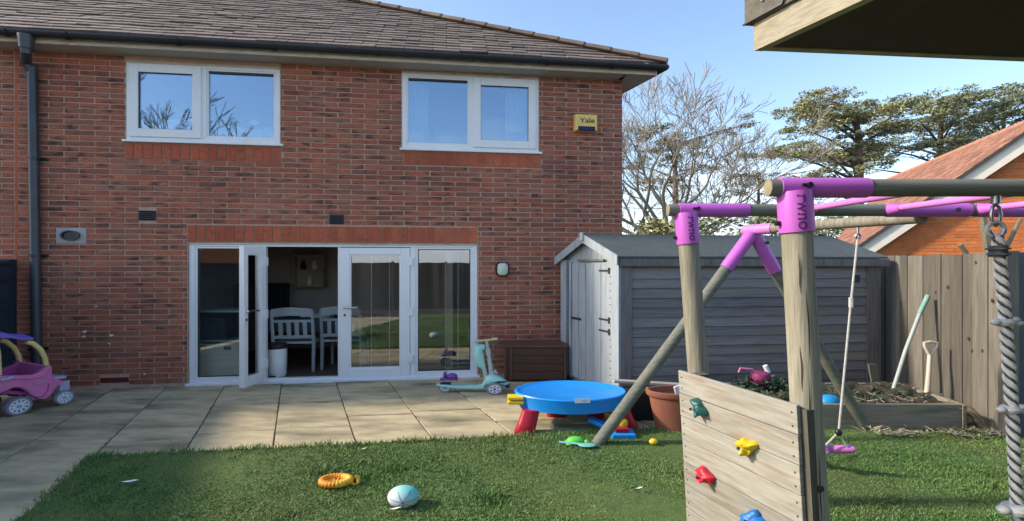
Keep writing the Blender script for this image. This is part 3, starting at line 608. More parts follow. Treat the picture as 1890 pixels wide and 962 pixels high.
# things on the sill of the other window
def on_sill(px0, px1, ytop, name, label, m='white_item', lid=False):
    s0, s1 = WS(px0), WS(px1); zb_, zt_ = WIN1[2]+.09, WZ((px0+px1)/2, ytop)+.09
    t = thing(name, label, name.split('_')[-1], HM @ Vector(((s0+s1)/2, .17, zb_)))
    o = Vector(((s0+s1)/2, .17, 0)); X = HM.to_3x3() @ Vector(((s1-s0)/2,0,0)); Yv = HM.to_3x3() @ Vector((0,.055,0))
    def bx(b, za, zc, k): b.obox(HM @ Vector((o.x, o.y, (za+zc)/2)), X*k, Yv*k, (0,0,(zc-za)/2))
    part(t, 'body', m, lambda b: bx(b, zb_, zt_-.02, .96), bev=.006); part(t, 'lid', m, lambda b: bx(b, zt_-.02, zt_, 1.0), bev=.004)
part(house, 'window_board', 'white_item', lambda b: b.box((WIN1[0]+.005,.105,WIN1[2]+.06),(WIN1[1]-.005,.46,WIN1[2]+.088)))
on_sill(285, 333, 228, 'paper_box', 'wide white box on the sill behind the opening window sash')
on_sill(390, 421, 250, 'low_box', 'low white box at the end of the row on the bedroom sill')
on_sill(424, 446, 241, 'tall_box', 'tall white box in the row on the bedroom window sill')
on_sill(448, 478, 246, 'flat_box', 'white box with thin lid between two others on the bedroom sill')
on_sill(480, 503, 243, 'gift_box', 'white box in the corner of the bedroom window sill')
sc_ = WS(465); zc_ = WZ(465, 224)
tag(part(None, 'hanging_ornament', 'white_item', lambda b: b.prism([HM @ Vector((sc_+dx*.5, .06, zc_+dz*.5)) for dx, dz in ((-.17,0),(0,-.1),(.17,0),(0,.1))], HM.to_3x3() @ Vector((0,.008,0)))), 'white diamond shaped ornament hanging behind the bedroom pane', 'ornament')
# cords of the blinds behind the shut leaf and its side panel
for (xs, nm) in (((668, 682, 716, 730), 'shut door leaf'), ((806, 822, 846, 860), 'side panel next to the scooter')):
    t = thing('blind', 'white cords of a raised blind behind the '+nm, 'blind', HM @ Vector((WS(xs[1]), .2, DOOR[3]-.1)))
    for x in xs[1:3]: part(t, 'cord', 'white_item', lambda b: b.tube([HM @ Vector((WS(x),.2,.12)), HM @ Vector((WS(x),.2,DOOR[3]-.1))], .006, 5))
    part(t, 'head_rail', 'white_item', lambda b: b.obox(HM @ Vector(((WS(xs[0])+WS(xs[3]))/2,.2,DOOR[3]-.1)), HM.to_3x3() @ Vector(((WS(xs[3])-WS(xs[0]))*.62,0,0)), HM.to_3x3() @ Vector((0,.02,0)), (0,0,.02)))

# ------------------------------------------------------------------ things fixed to the front of the house
mat('alarm_yellow', (.85,.58,.16), (.78,.52,.14), 3, rough=.4, spec=.45); mat('alarm_blue', (.008,.012,.06), (.006,.01,.04), 3, rough=.25)
def wl_(s, d, z): return HM @ Vector((s, -d, z))
a0, a1, zl, zh = WS(1059), WS(1099), WZ(1079,244), WZ(1079,215)
t = thing('alarm_box', 'yellow burglar alarm box with blue light strip high on the brick wall', 'alarm box', wl_((a0+a1)/2, 0, zl))
part(t, 'case', 'alarm_yellow', lambda b: b.loft([[wl_(a0-.01,0.004,zl-.01),wl_(a1+.01,.004,zl-.01),wl_(a1+.01,.004,zh+.01),wl_(a0-.01,.004,zh+.01)],[wl_(a0,.10,zl),wl_(a1,.10,zl),wl_(a1,.10,zh),wl_(a0,.10,zh)]]), bev=.012)
part(t, 'light_strip', 'alarm_blue', lambda b: b.obox(wl_((a0+a1)/2+.005,.095,zl+.028), HM.to_3x3() @ Vector(((a1-a0)*.39,0,0)), HM.to_3x3() @ Vector((0,.012,0)), (0,0,.036)), bev=.008)
place_text('Yale', .088, lambda x, y: wl_((a0+a1)/2+.015+x*1.55, .104, (zl+zh)/2+.028+y*1.15), 'lettering', 'black_plastic', t, .001)
mat('lamp_white', (.62,.68,.52), (.55,.62,.47), 3, rough=.35)
s, z = WS(927), WZ(927,497); t = thing('bulkhead_lamp', 'black oval bulkhead lamp with pale diffuser beside the garden doors', 'lamp', wl_(s, 0, z-.1))
ex, ez, ey = HM.to_3x3() @ Vector((1,0,0)), Vector((0,0,1)), HM.to_3x3() @ Vector((0,-1,0))
def oval(b, sx, sz, prof, n=28):
    rings = []
    for r, d in prof:
        ring = []
        for j in range(n):
            a = 2*math.pi*j/n; ca, sa = math.cos(a), math.sin(a); pw = .62
            ring.append(wl_(s, d, z)+ex*(sx*r*abs(ca)**pw*(1 if ca > 0 else -1))+ez*(sz*r*abs(sa)**pw*(1 if sa > 0 else -1)))
        rings.append(ring)
    b.loft(rings)
part(t, 'base', 'black_plastic', lambda b: oval(b, .105, .112, [(1,.003),(1,.045),(.93,.055),(.7,.055)]), smooth=True)
part(t, 'diffuser', 'lamp_white', lambda b: oval(b, .082, .095, [(1,.04),(1,.07),(.86,.1),(.5,.115),(.02,.118)]), smooth=True)
# ------------------------------------------------------------------ fences, shed, planter
mat('fence_blue', (.028,.045,.065), (.020,.032,.048), 5, (8,8,.6), rough=.75, rand=.15, bump=.3)
mat('shed_blue', (.345,.385,.415), (.285,.325,.355), 4, (7,7,.7), rough=.7, c3=(.22,.235,.24), s3=2, lo3=.52, hi3=.8, bump=.25, coord='World')
mat('shed_board', (.235,.23,.225), (.14,.14,.145), 5, (.45,3,11), rough=.85, rand=.22, c3=(.25,.225,.19), s3=1.1, lo3=.48, hi3=.75, bump=.4)
mat('shed_trim', (.20,.18,.165), (.13,.12,.115), 5, (6,6,.7), rough=.85, rand=.15, c3=(.10,.09,.085), s3=2, bump=.4)
mat('felt', (.085,.10,.10), (.065,.078,.08), 20, rough=.95, c3=(.12,.13,.115), s3=1.0, bump=.4, coord='World')
mat('fence_wood', (.185,.168,.135), (.115,.105,.088), 4.5, (9,9,.55), rough=.88, rand=.34, c3=(.12,.11,.09), s3=2.0, lo3=.5, hi3=.78, bump=.5)
mat('fence_shade_grey', (.13,.14,.15), (.09,.10,.11), 5, (9,9,.6), rough=.88, rand=.15, bump=.4)  # blue grey boards: the panel's shade is put into the colour
mat('sleeper', (.30,.265,.20), (.20,.18,.14), 5, (.5,9,9), rough=.9, rand=.15, c3=(.10,.11,.07), s3=2.2, bump=.6)
mat('knot', (.06,.045,.035), (.04,.03,.025), 9, rough=.9); mat('iron', (.035,.035,.04), (.06,.05,.045), 12, rough=.6, metal=.4)
Z = Vector((0,0,1))
def vboard(root, name, m, p, q, z0, z1, th, nrm, jag=0):      # a standing board between two plan points
    p, q, nrm = Vector(p), Vector(q), Vector(nrm)
    return part(root, name, m, lambda b: b.hexa([p+Z*z0, q+Z*z0, q+nrm*th+Z*z0, p+nrm*th+Z*z0, p+Z*z1, q+Z*(z1+jag), q+nrm*th+Z*(z1+jag), p+nrm*th+Z*z1]))
# party fence by the house, painted dark blue
w0 = hl((-6.70, 6.70, 0)); fp = HM @ Vector((w0.x, -.03, 0)); nn = NX.normalized(); lf = Vector((-nn.y, nn.x, 0))
t = thing('panel_fence', 'dark blue painted garden fence meeting the house by the downpipe', 'fence', fp)
pp = lambda d, o=0: fp+nn*d+lf*o
vboard(t, 'post', 'fence_blue', pp(0), pp(.19), 0, 1.78, .12, -lf)
for k in range(15):
    b0 = .19+k*.30; o = vboard(t, 'board', 'fence_blue', pp(b0+.004), pp(b0+.296), .05, 1.72, .02, -lf)
for z in (.12, .62, 1.12, 1.50): part(t, 'rail', 'fence_blue', lambda b: b.hexa([pp(.2,0)+Z*z, pp(4.68,0)+Z*z, pp(4.68,.035)+Z*z, pp(.2,.035)+Z*z, pp(.2,0)+Z*(z+.09), pp(4.68,0)+Z*(z+.09), pp(4.68,.035)+Z*(z+.09), pp(.2,.035)+Z*(z+.09)]))
part(t, 'capping', 'fence_blue', lambda b: b.hexa([pp(.17,-.04)+Z*1.722, pp(4.7,-.04)+Z*1.722, pp(4.7,.05)+Z*1.722, pp(.17,.05)+Z*1.722, pp(.17,-.04)+Z*1.75, pp(4.7,-.04)+Z*1.75, pp(4.7,.05)+Z*1.75, pp(.17,.05)+Z*1.75]))
# side fence on the right
A0, A1 = Vector((5.38,8.10,0)), Vector((4.93,4.93,0)); dv = (A1-A0).normalized(); nl = Vector((dv.y,-dv.x,0)); nl = nl if nl.x < 0 else -nl
t = thing('close_board_fence', 'weathered grey brown close board fence behind the raised bed', 'fence', A0)
n = 13; ln = (A1-A0).length; pos = 0.
ws = [.12]*10+[.11,.11,.12,.13,.14,.15,.14,.16,.15,.17,.16,.18,.2]; sc = ln/sum(ws)
for i, w in enumerate(ws):
    w *= sc; p = A0+dv*pos-nl*(.0 if i % 2 else .012); q = A0+dv*(pos+w+.012)-nl*(.0 if i % 2 else .012); pos += w
    vboard(t, 'board', 'fence_wood', p, q, .0, 1.825+random.uniform(-.008,.012), .018, nl, random.uniform(-.006,.006))
for z in (.3, 1.45): vboard(t, 'rail', 'fence_wood', A0-nl*.06, A1-nl*.06, z, z+.08, .045, nl)
for px, py in ((1726,540),(1793,648),(1812,648),(1786,625),(1830,555),(1662,560),(1748,530),(1800,485)):
    # small dark knots, found on the boards by their place in the picture
    u = (px-CX)/F; k = ((A0.x+nl.x*.024)-u*(A0.y+nl.y*.024))/(u*dv.y-dv.x); pt = A0+dv*k+nl*.0185; zz = EYE+(HZ-py)/F*pt.y
    part(t, 'knot', 'knot', lambda b: b.lathe(pt+Z*zz, [(.018,0),(.014,.002)], 10, 1, 1.2, dv, Z, nl))
B0 = A1+Vector((0,-.0,0)); B1 = B0+Vector((2.6,.1,0)); db = (B1-B0).normalized(); nb = Vector((db.y,-db.x,0))
t = thing('close_board_fence', 'shaded blue grey fence panel behind the knotted rope', 'fence', B0)
for i in range(13): vboard(t, 'board', 'fence_shade_grey', B0+db*(.02+i*.2), B0+db*(.215+i*.2), 0, 1.83, .02, nb)
vboard(t, 'post', 'fence_wood', B0+Vector((-.09,-.02,0)), B0+Vector((.03,-.02,0)), 0, 1.84, .09, (0,-1,0))
# the shed
cN = Vector((1.364, 6.2, 0)); ad = AX.normalized(); bd = Vector((-.436,1,0)); LS, WD = 3.62, 1.30
c1, c2 = cN+ad*LS, cN+bd*WD; c3 = c1+bd*WD
zE, zR, zD = 1.80, 2.10, .06
shed = thing('garden_shed', 'grey wooden garden shed with pale blue door end beside the house', 'shed', cN)
out = Vector((ad.y,-ad.x,0)); eo = Vector((bd.y,-bd.x,0))*-1; eo = eo if eo.x < 0 else -eo; eo.normalize()
part(shed, 'floor', 'shed_trim', lambda b: b.prism([cN, c1, c3, c2], (0,0,zD)))
nbd = 14; hb_ = (zE-.02-zD)/nbd
for i in range(nbd):
    za = zD+i*hb_; wob = [random.uniform(-.003,.003) for _ in range(4)]
    p, q = cN+ad*.02, c1-ad*.02
    part(shed, 'board', 'shed_board', lambda b: b.hexa([p+out*.024+Z*(za+wob[0]), q+out*.024+Z*(za+wob[1]), q+Z*za, p+Z*za, p+out*.008+Z*(za+hb_+.004), q+out*.008+Z*(za+hb_+.004), q+Z*(za+hb_), p+Z*(za+hb_)]))
part(shed, 'back_wall', 'shed_board', lambda b: (b.prism([c2+Z*zD, c3+Z*zD, c3+Z*zE, c2+Z*zE], -out*.02), b.prism([c1+Z*zD, c3+Z*zD, c3+Z*zE, (c1+c3)/2+Z*zR, c1+Z*zE], ad*-.02)))
part(shed, 'door_end', 'shed_blue', lambda b: b.prism([cN+Z*zD, c2+Z*zD, c2+Z*zE, (cN+c2)/2+Z*(zR-.03), cN+Z*zE], -eo*.02))
ew = lambda f, o=0.: cN+bd*(WD*f)+eo*o
def endbox(root, name, m, f0, f1, z0, z1, o0, o1, **k): return part(root, name, m, lambda b: b.hexa([ew(f0,o1)+Z*z0, ew(f1,o1)+Z*z0, ew(f1,o0)+Z*z0, ew(f0,o0)+Z*z0, ew(f0,o1)+Z*z1, ew(f1,o1)+Z*z1, ew(f1,o0)+Z*z1, ew(f0,o0)+Z*z1]), **k)
dr = endbox(shed, 'door', 'shed_blue', .14, .80, zD+.02, 1.74, .004, .02)
for i in range(5):
    f = .14+.66*i/5; endbox(dr, 'door_board', 'shed_blue', f+.004, f+.128, zD+.03, 1.73, .02, .034)
for f0, f1 in ((-.02,.10), (.90,1.02)): endbox(shed, 'corner_post', 'shed_blue', f0, f1, zD, zE-.02, .004, .05)
for f0, f1 in ((.105,.135), (.81,.85)): endbox(shed, 'door_stop', 'shed_blue', f0, f1, zD, 1.75, .004, .042)
for zz in (1.62, .98, .83): 
    h = endbox(dr, 'hinge', 'iron', .125, .30, zz, zz+.022, .035, .042); endbox(dr, 'hinge_plate', 'iron', .115, .145, zz-.03, zz+.05, .043, .05)
endbox(dr, 'bolt', 'iron', .62, .80, .92, .95, .035, .05)
endbox(shed, 'door_rail', 'shed_trim', .22, .68, 1.755, 1.785, .02, .045)
for k in range(17):
    endbox(shed, 'nail', 'iron', .855, .875, .2+k*.09, .208+k*.09, .044, .048); endbox(shed, 'nail', 'iron', .093, .113, .2+k*.09, .208+k*.09, .05, .054)
for c, w in ((cN, .13), (c1-ad*.20, .20)): part(shed, 'corner_post', 'shed_trim', lambda b: b.prism([c+Z*zD, c+ad*w+Z*zD, c+ad*w+Z*(zE-.03), c+Z*(zE-.03)], out*.04))
oh = .07
e1, e2 = cN-ad*.09-bd*oh, c1+ad*.06-bd*oh; f1, f2 = c2-ad*.09+bd*oh, c3+ad*.06+bd*oh; r1, r2 = (e1+f1)/2, (e2+f2)/2
ze_ = zE-.01; dz = Z*.024
rf = part(shed, 'roof', 'felt', lambda b: (b.prism([e1+Z*ze_, e2+Z*ze_, r2+Z*(zR+.01), r1+Z*(zR+.01)], dz), b.prism([f1+Z*ze_, f2+Z*ze_, r2+Z*(zR+.01), r1+Z*(zR+.01)], dz)))
part(rf, 'eaves_board', 'shed_trim', lambda b: b.prism([e1+ad*.03+Z*(ze_-.10), e2+Z*(ze_-.10), e2+Z*(ze_-.006), e1+ad*.03+Z*(ze_-.006)], out*.02))
fo = eo*.02
part(rf, 'barge_board', 'shed_blue', lambda b: (b.prism([e1-bd*.02+Z*(ze_-.085), r1+Z*(zR-.085), r1+Z*(zR+.035), e1-bd*.02+Z*(ze_+.035)], fo)))
part(rf, 'barge_board', 'shed_blue', lambda b: (b.prism([f1+bd*.02+Z*(ze_-.085), r1+Z*(zR-.085), r1+Z*(zR+.035), f1+bd*.02+Z*(ze_+.035)], fo)))
part(rf, 'finial', 'shed_blue', lambda b: b.obox(r1+eo*.03+Z*(zR), bd*.035, eo*.012, Z*.055))
# raised bed of sleepers
t = thing('raised_bed', 'low raised bed of weathered timber in front of the shed', 'planter', (3.6, 5.4, 0))
part(t, 'front_board', 'sleeper', lambda b: b.hexa([(2.35,5.07,0),(4.64,5.09,0),(4.64,5.13,0),(2.35,5.12,0),(2.35,5.07,.27),(4.64,5.09,.265),(4.64,5.13,.265),(2.35,5.12,.27)]), bev=.006)
part(t, 'end_board', 'sleeper', lambda b: b.hexa([(4.645,5.08,0),(4.69,5.08,0),(4.80,6.0,0),(4.74,6.0,0),(4.645,5.08,.26),(4.69,5.08,.26),(4.80,6.0,.26),(4.74,6.0,.26)]), bev=.006)
part(t, 'end_board', 'sleeper', lambda b: b.box((2.30,5.07,0),(2.345,6.0,.265)), bev=.006); part(t, 'back_board', 'sleeper', lambda b: b.box((2.35,6.0,0),(4.74,6.04,.265)), bev=.006)
part(t, 'corner_block', 'sleeper', lambda b: b.box((4.60,5.14,0),(4.66,5.2,.25)), bev=.006)
def heap(b):
    nx, ny = 40, 14; vs = [(2.36+2.36*i/nx, 5.13+.86*j/ny, .20+.05*math.sin(i*.9)*math.cos(j*1.3)+.02*random.random()+.05*(j/ny)) for j in range(ny+1) for i in range(nx+1)]
    b.add(vs, [(j*(nx+1)+i, j*(nx+1)+i+1, (j+1)*(nx+1)+i+1, (j+1)*(nx+1)+i) for j in range(ny) for i in range(nx)])
part(t, 'soil', 'soil', heap, smooth=True)
mat('weed', (.05,.085,.045), (.035,.06,.036), 3, rough=.7, rand=.4); mat('straw', (.42,.36,.25), (.30,.25,.17), 6, rough=.9, rand=.3); mat('ivy', (.03,.06,.03), (.022,.04,.022), 3, rough=.6, rand=.4)
def weeds(b, n, x0, x1, y0, y1, z, h):
    for _ in range(n):
        c = Vector((random.uniform(x0,x1), random.uniform(y0,y1), z+random.random()*h)); s_ = random.uniform(.015,.05)
        a = Vector((random.gauss(0,1),random.gauss(0,1),random.gauss(0,.6))).normalized()*s_; d = Vector((random.gauss(0,1),random.gauss(0,1),random.gauss(0,1))).normalized()*s_*.5
        b.add([c-a, c+d, c+a, c-d], [(0,1,2,3)])
tag(part(None, 'weeds', 'weed', lambda b: (weeds(b, 700, 2.4, 4.6, 5.35, 5.95, .22, .07), weeds(b, 400, 2.6, 3.4, 5.6, 5.95, .25, .13))), 'dark green weeds growing over the raised bed', 'weeds', kind='stuff')
def straw(b, n, x0, x1, y0, y1, z):
    for _ in range(n):
        c = Vector((random.uniform(x0,x1), random.uniform(y0,y1), z+random.random()*.03)); a = random.uniform(0,math.pi); l = random.uniform(.03,.12)
        d = Vector((math.cos(a),math.sin(a),random.uniform(-.1,.25)))*l; w = Vector((-math.sin(a),math.cos(a),0))*random.uniform(.004,.012)
        b.add([c-w, c+w, c+d+w*.5, c+d-w*.5], [(0,1,2,3)])
tag(part(None, 'dry_clippings', 'straw', lambda b: (straw(b, 90, 3.5, 4.9, 4.86, 5.04, .03), straw(b, 60, 4.3, 4.95, 4.76, 4.9, .03), straw(b, 40, 3.6, 4.1, 4.80, 4.9, .03), straw(b, 90, 4.66, 4.93, 5.1, 5.5, .05), straw(b, 60, 3.6, 4.5, 5.15, 5.5, .245))), 'dry pale plant clippings scattered about the raised bed', 'clippings', kind='stuff')
mat('twig', (.20,.16,.11), (.13,.10,.07), 9, rough=.9)
t = thing('dead_plant', 'dead stalks spilling over the end of the raised bed', 'plant', (4.68, 5.15, .2))
for i in range(14):
    a = Vector((4.6+random.uniform(-.06,.06), 5.15+random.uniform(-.03,.1), .26)); e = Vector((4.82+random.uniform(-.1,.1), 4.98+random.uniform(-.1,.1), .03))
    part(t, 'stalk', 'twig', lambda b: b.tube([a, (a+e)/2+Vector((0,0,random.uniform(.03,.12))), e], [.004,.004,.002], 4))
# ------------------------------------------------------------------ climbing frame
mat('round_wood', (.335,.305,.23), (.19,.175,.135), 6, (11,11,.45), rough=.8, rand=.12, c3=(.16,.155,.10), s3=1.6, lo3=.5, hi3=.8, bump=.35, coord='Object')
mat('rail_wood', (.17,.175,.145), (.11,.12,.10), 5, (.5,9,9), rough=.8, rand=.1, c3=(.23,.21,.14), s3=1.2, lo3=.52, hi3=.8, bump=.35)
mat('end_grain', (.30,.26,.16), (.19,.17,.10), 14, rough=.9)
mat('purple', (.52,.125,.52), (.47,.11,.48), 3, rough=.38, spec=.45); mat('purple_dark', (.14,.02,.17), (.12,.02,.15), 3, rough=.5); mat('pink', (.62,.20,.55), (.56,.18,.50), 3, rough=.4, spec=.45)
mat('climb_plank', (.345,.325,.275), (.235,.215,.175), 3.0, (1.2,1.2,13), rough=.85, rand=.12, c3=(.25,.185,.12), s3=2.2, lo3=.56, hi3=.72, bump=.4)
mat('batten', (.11,.10,.075), (.07,.065,.05), 6, (8,8,.6), rough=.9)
for nm, c in (('hold_green', (.012,.10,.085)), ('hold_yellow', (.72,.50,.012)), ('hold_red', (.58,.02,.04)), ('hold_blue', (.012,.16,.48))): mat(nm, c, [v*.75 for v in c], 5, rough=.42, spec=.45, bump=.15)
cf = thing('swing_set', 'round timber climbing frame with purple brackets, monkey bars and climbing board', 'climbing frame', (1.5, 3, 0))
YN, YM, ZN, ZM, RR, RP = 2.43, 3.50, 2.082, 2.092, .043, .071
pn = [Vector((1.51,YN,-.05)), Vector((1.448,YN,1.05)), Vector((1.392,YN,ZN-.02))]; pm = [Vector((1.40,YM,-.05)), Vector((1.318,YM,1.0)), Vector((1.235,YM,ZM-.02))]
for q in (pn, pm): part(cf, 'post', 'round_wood', lambda b: b.tube(q, [RP*1.04,RP,RP*.97], 20), smooth=True)
for xx, Y_ in ((4.55,YN), (4.75,YM)): part(cf, 'post', 'round_wood', lambda b: b.tube([(xx+.12,Y_,-.05),(xx,Y_,2.07)], RP, 16), smooth=True)
for x0_, Y_, z_, x1_ in ((1.263,YN,ZN,4.75), (1.108,YM,ZM,4.95)):
    rl = part(cf, 'rail', 'rail_wood', lambda b: b.tube([(x0_,Y_,z_),(x1_,Y_,z_)], RR, 20), smooth=True)
    part(rl, 'rail_end', 'end_grain', lambda b: b.tube([(x0_-.003,Y_,z_),(x0_+.004,Y_,z_)], RR*.97, 20))
def sleeve(nm, p, q, r, m='purple', **k): return part(cf, nm, m, lambda b: b.tube([p, Vector(p).lerp(Vector(q), .03), Vector(p).lerp(Vector(q), .97), q], [r*.985, r, r, r*.985], 24), smooth=True, **k)
def corner(post, xl, xr, Y_, z_, zb_, vs_):
    f = (post[2]-post[1]).normalized(); zt = post[2]; d = (zt.z-zb_)/f.z
    s1 = sleeve('bracket', (xl,Y_,z_), (xr,Y_,z_), RR+.0065); s2 = sleeve('bracket', zt+f*.0, zt-f*d, RP+.009)
    part(s1, 'bolt', 'black_plastic', lambda b: b.tube([(xl+.12,Y_-RR-.004,z_+.005),(xl+.12,Y_-RR-.022,z_+.006)], .014, 10)); part(s1, 'bolt_shank', 'black_plastic', lambda b: b.obox((xl+.105,Y_-RR-.012,z_+.006), (.02,0,0),(0,.006,0),(0,0,.007)))
    bz = zb_+.045; bx_ = (zt-f*(d-.045)).x-RP-.02
    part(s2, 'bolt', 'black_plastic', lambda b: b.tube([(bx_-.012,Y_,bz),(bx_+.02,Y_,bz)], .013, 10))
    zc0 = zb_+(zt.z-zb_)*.50; ph0 = R(24)-math.atan2(zt.x, Y_)
    def wrap(x, y):
        zz = zc0-.006-x; c = zt-f*((zt.z-zz)/f.z); ph = ph0+y/(RP+.009); r_ = RP+.0105
        return (c.x+math.sin(ph)*r_, c.y-math.cos(ph)*r_, zz)
    place_text('rwno', .080, wrap, 'lettering', 'purple_dark', s2, .0012)
corner(pn, 1.314, 1.749, YN, ZN, 1.862, 1); corner(pm, 1.181, 1.673, YM, ZM, 1.852, 1)
sleeve('bracket', (2.66,YM,ZM), (3.235,YM,ZM), RR+.0065); sleeve('bracket', (3.29,YM,ZM), (3.9,YM,ZM), RR+.0065); part(cf, 'bolt', 'black_plastic', lambda b: b.tube([(3.12,YM-RR-.004,ZM),(3.12,YM-RR-.02,ZM)], .013, 10))
for x in (2.08, 2.66, 3.30, 3.9):
    rg = part(cf, 'rung', 'pink', lambda b: b.tube([(x,YM-.03,ZM+.005),(x,YN+.03,ZN)], .021, 14), smooth=True)
    part(rg, 'rung_socket', 'purple', lambda b: b.tube([(x,YM-.03,ZM),(x,YM-.13,ZM)], [.042,.026], 12), smooth=True)
apx = Vector((2.37,4.85,2.05)); bend = Vector((2.95,YM+.03,2.045)); bdv = (bend-apx).normalized()
part(cf, 'swing_beam', 'round_wood', lambda b: b.tube([apx-bdv*.06, bend], .044, 18), smooth=True)
sleeve('bracket', apx-bdv*.10, apx+bdv*.22, .051, 'pink'); 
for foot in (Vector((.768,4.66,-.04)), Vector((3.69,5.12,-.04))):
    top = apx+Vector((0,0,-.02)); dl = (foot-top).normalized()
    part(cf, 'leg', 'rail_wood', lambda b: b.tube([top+dl*.04, foot], [.053,.057], 18), smooth=True)
    sleeve('bracket', top+dl*.03, top+dl*.46, .062)
part(cf, 'bolt', 'black_plastic', lambda b: b.tube([apx+Vector((.1,-.06,-.13)), apx+Vector((.1,-.09,-.13))], .016, 8))
part(cf, 'post_knot', 'knot', lambda b: b.lathe((1.472,YN-RP-.0015,.63), [(.022,0),(.014,.003)], 12, 1, .8, (1,0,0), Z, (0,-1,0)))
for (zz, l_, ph_) in ((1.66,.20,-28), (1.42,.34,-8), (1.20,.22,-40), (.98,.30,-18), (.62,.36,2), (.38,.26,-30)):     # drying cracks in the near post
    def crack(b):
        n = 9; L_, R_ = [], []
        for i in range(n):
            f = i/(n-1); z_ = zz+l_*(f-.5); k = pn[0].lerp(pn[2], (z_+.05)/(pn[2].z+.05)); w = .0028*math.sin(math.pi*f)+.0004; a = R(ph_)+.03*math.sin(f*7+ph_)
            for lst, s2 in ((L_,-1), (R_,1)):
                aa = a+s2*w/RP; lst.append((k.x+math.sin(aa)*(RP*1.022), k.y-math.cos(aa)*(RP*1.022), z_))
        b.add(L_+R_, [(i, i+1, n+i+1, n+i) for i in range(n-1)])
    part(cf, 'post_crack', 'knot', crack)
# climbing board
TL, TR = Vector((1.085,3.17,1.03)), Vector((1.385,2.43-.06,1.03)); e = (TR-TL); lenb = e.length; eb = e.normalized(); nbz = Vector((eb.y,-eb.x,0)); nbz = nbz if nbz.y < 0 else -nbz
dn = Vector((.058,0,-1)); ph = .146
bo = part(cf, 'board_batten', 'batten', lambda b: b.hexa([TR+dn*1.02-nbz*.10-eb*.05, TR+dn*1.02-nbz*.10+eb*.03, TR+dn*1.02-nbz*.004+eb*.03, TR+dn*1.02-nbz*.004-eb*.05, TR+dn*.02-nbz*.10-eb*.05, TR+dn*.02-nbz*.10+eb*.03, TR+dn*.02-nbz*.004+eb*.03, TR+dn*.02-nbz*.004-eb*.05]))
part(cf, 'board_batten', 'batten', lambda b: b.hexa([TL+dn*1.02-nbz*.14+eb*.03, TL+dn*1.02-nbz*.14+eb*.10, TL+dn*1.02-nbz*.004+eb*.10, TL+dn*1.02-nbz*.004+eb*.03, TL+dn*.02-nbz*.14+eb*.03, TL+dn*.02-nbz*.14+eb*.10, TL+dn*.02-nbz*.004+eb*.10, TL+dn*.02-nbz*.004+eb*.03]))
for i in range(7):
    a = i*ph+.002; b_ = min((i+1)*ph-.002, 1.02); of = random.uniform(-.002,.003); th_ = .024
    base = TL+dn*((a+b_)/2)+eb*lenb/2
    mb = MB(); ex_, ey_, ez_ = eb*(lenb/2+random.uniform(-.004,.004)), nbz*th_/2, dn*((b_-a)/2)
    mb.obox((0,0,0), ex_, ey_, -ez_)
    o = mb.build('plank', 'climb_plank', bev=.003); o.parent = cf; o.location = base+nbz*(th_/2+of)-Vector((1.5,3,0))
    for fx in (.035, .965):
        for fz in (.28, .75):
            sp = TL+dn*(a+(b_-a)*fz)+eb*lenb*fx+nbz*(th_+of+.0005); part(cf, 'screw', 'iron', lambda b: b.lathe(sp, [(.0055,0),(.004,.0015)], 8, 1, 1, eb, Z, nbz))
def on_board(x, y):
    u = (x-CX)/F
    for it in range(6):
        zz = .6 if it == 0 else pt.z
        s = dn*(1.03-zz); A = TL+s; k = (u*A.y-A.x)/(eb.x-u*eb.y); pt = A+eb*k; pt.z = EYE+(HZ-y)/F*pt.y
    return pt+nbz*.026
for (x, y, m, nm, rot) in ((1301,752,'hold_green','green',.6), (1391,823,'hold_yellow','yellow',-.7), (1313,876,'hold_red','red',.3), (1404,956,'hold_blue','blue',-.3)):
    c = on_board(x, y); random.seed(int(x)); mb = MB()
    up_ = (eb*math.sin(rot)+Z*math.cos(rot)); rt_ = (eb*math.cos(rot)-Z*math.sin(rot))
    bumps = [(random.uniform(0,6.28), random.uniform(.2,1.3), random.uniform(.3,.7)) for _ in range(7)]
    rings = []
    for j in range(9):
        lat = j/8*math.pi/2; ring = []
        for i in range(20):
            a = 2*math.pi*i/20; q = Vector((math.cos(a)*math.cos(lat), math.sin(a)*math.cos(lat), math.sin(lat)))
            k = 1+.16*math.sin(3*a+x)*math.cos(lat)
            for (ba, bl, bw) in bumps:
                bv = Vector((math.cos(ba)*math.cos(bl), math.sin(ba)*math.cos(bl), math.sin(bl))); k += .30*math.exp(-((q-bv).length/bw)**2*4)-.05
            ring.append(c+rt_*(q.x*.086*k)+up_*(q.y*.058*k)+nbz*(q.z*.08*k))
        rings.append(ring)
    h = MB().loft(rings).build('climbing_hold', m, cf, smooth=True); h['label'] = nm+' plastic climbing hold'
    part(h, 'bolt_head', 'iron', lambda b: b.lathe(c+nbz*.078, [(.009,0),(.008,.008)], 8, 1, 1, eb, Z, nbz))
random.seed(11)
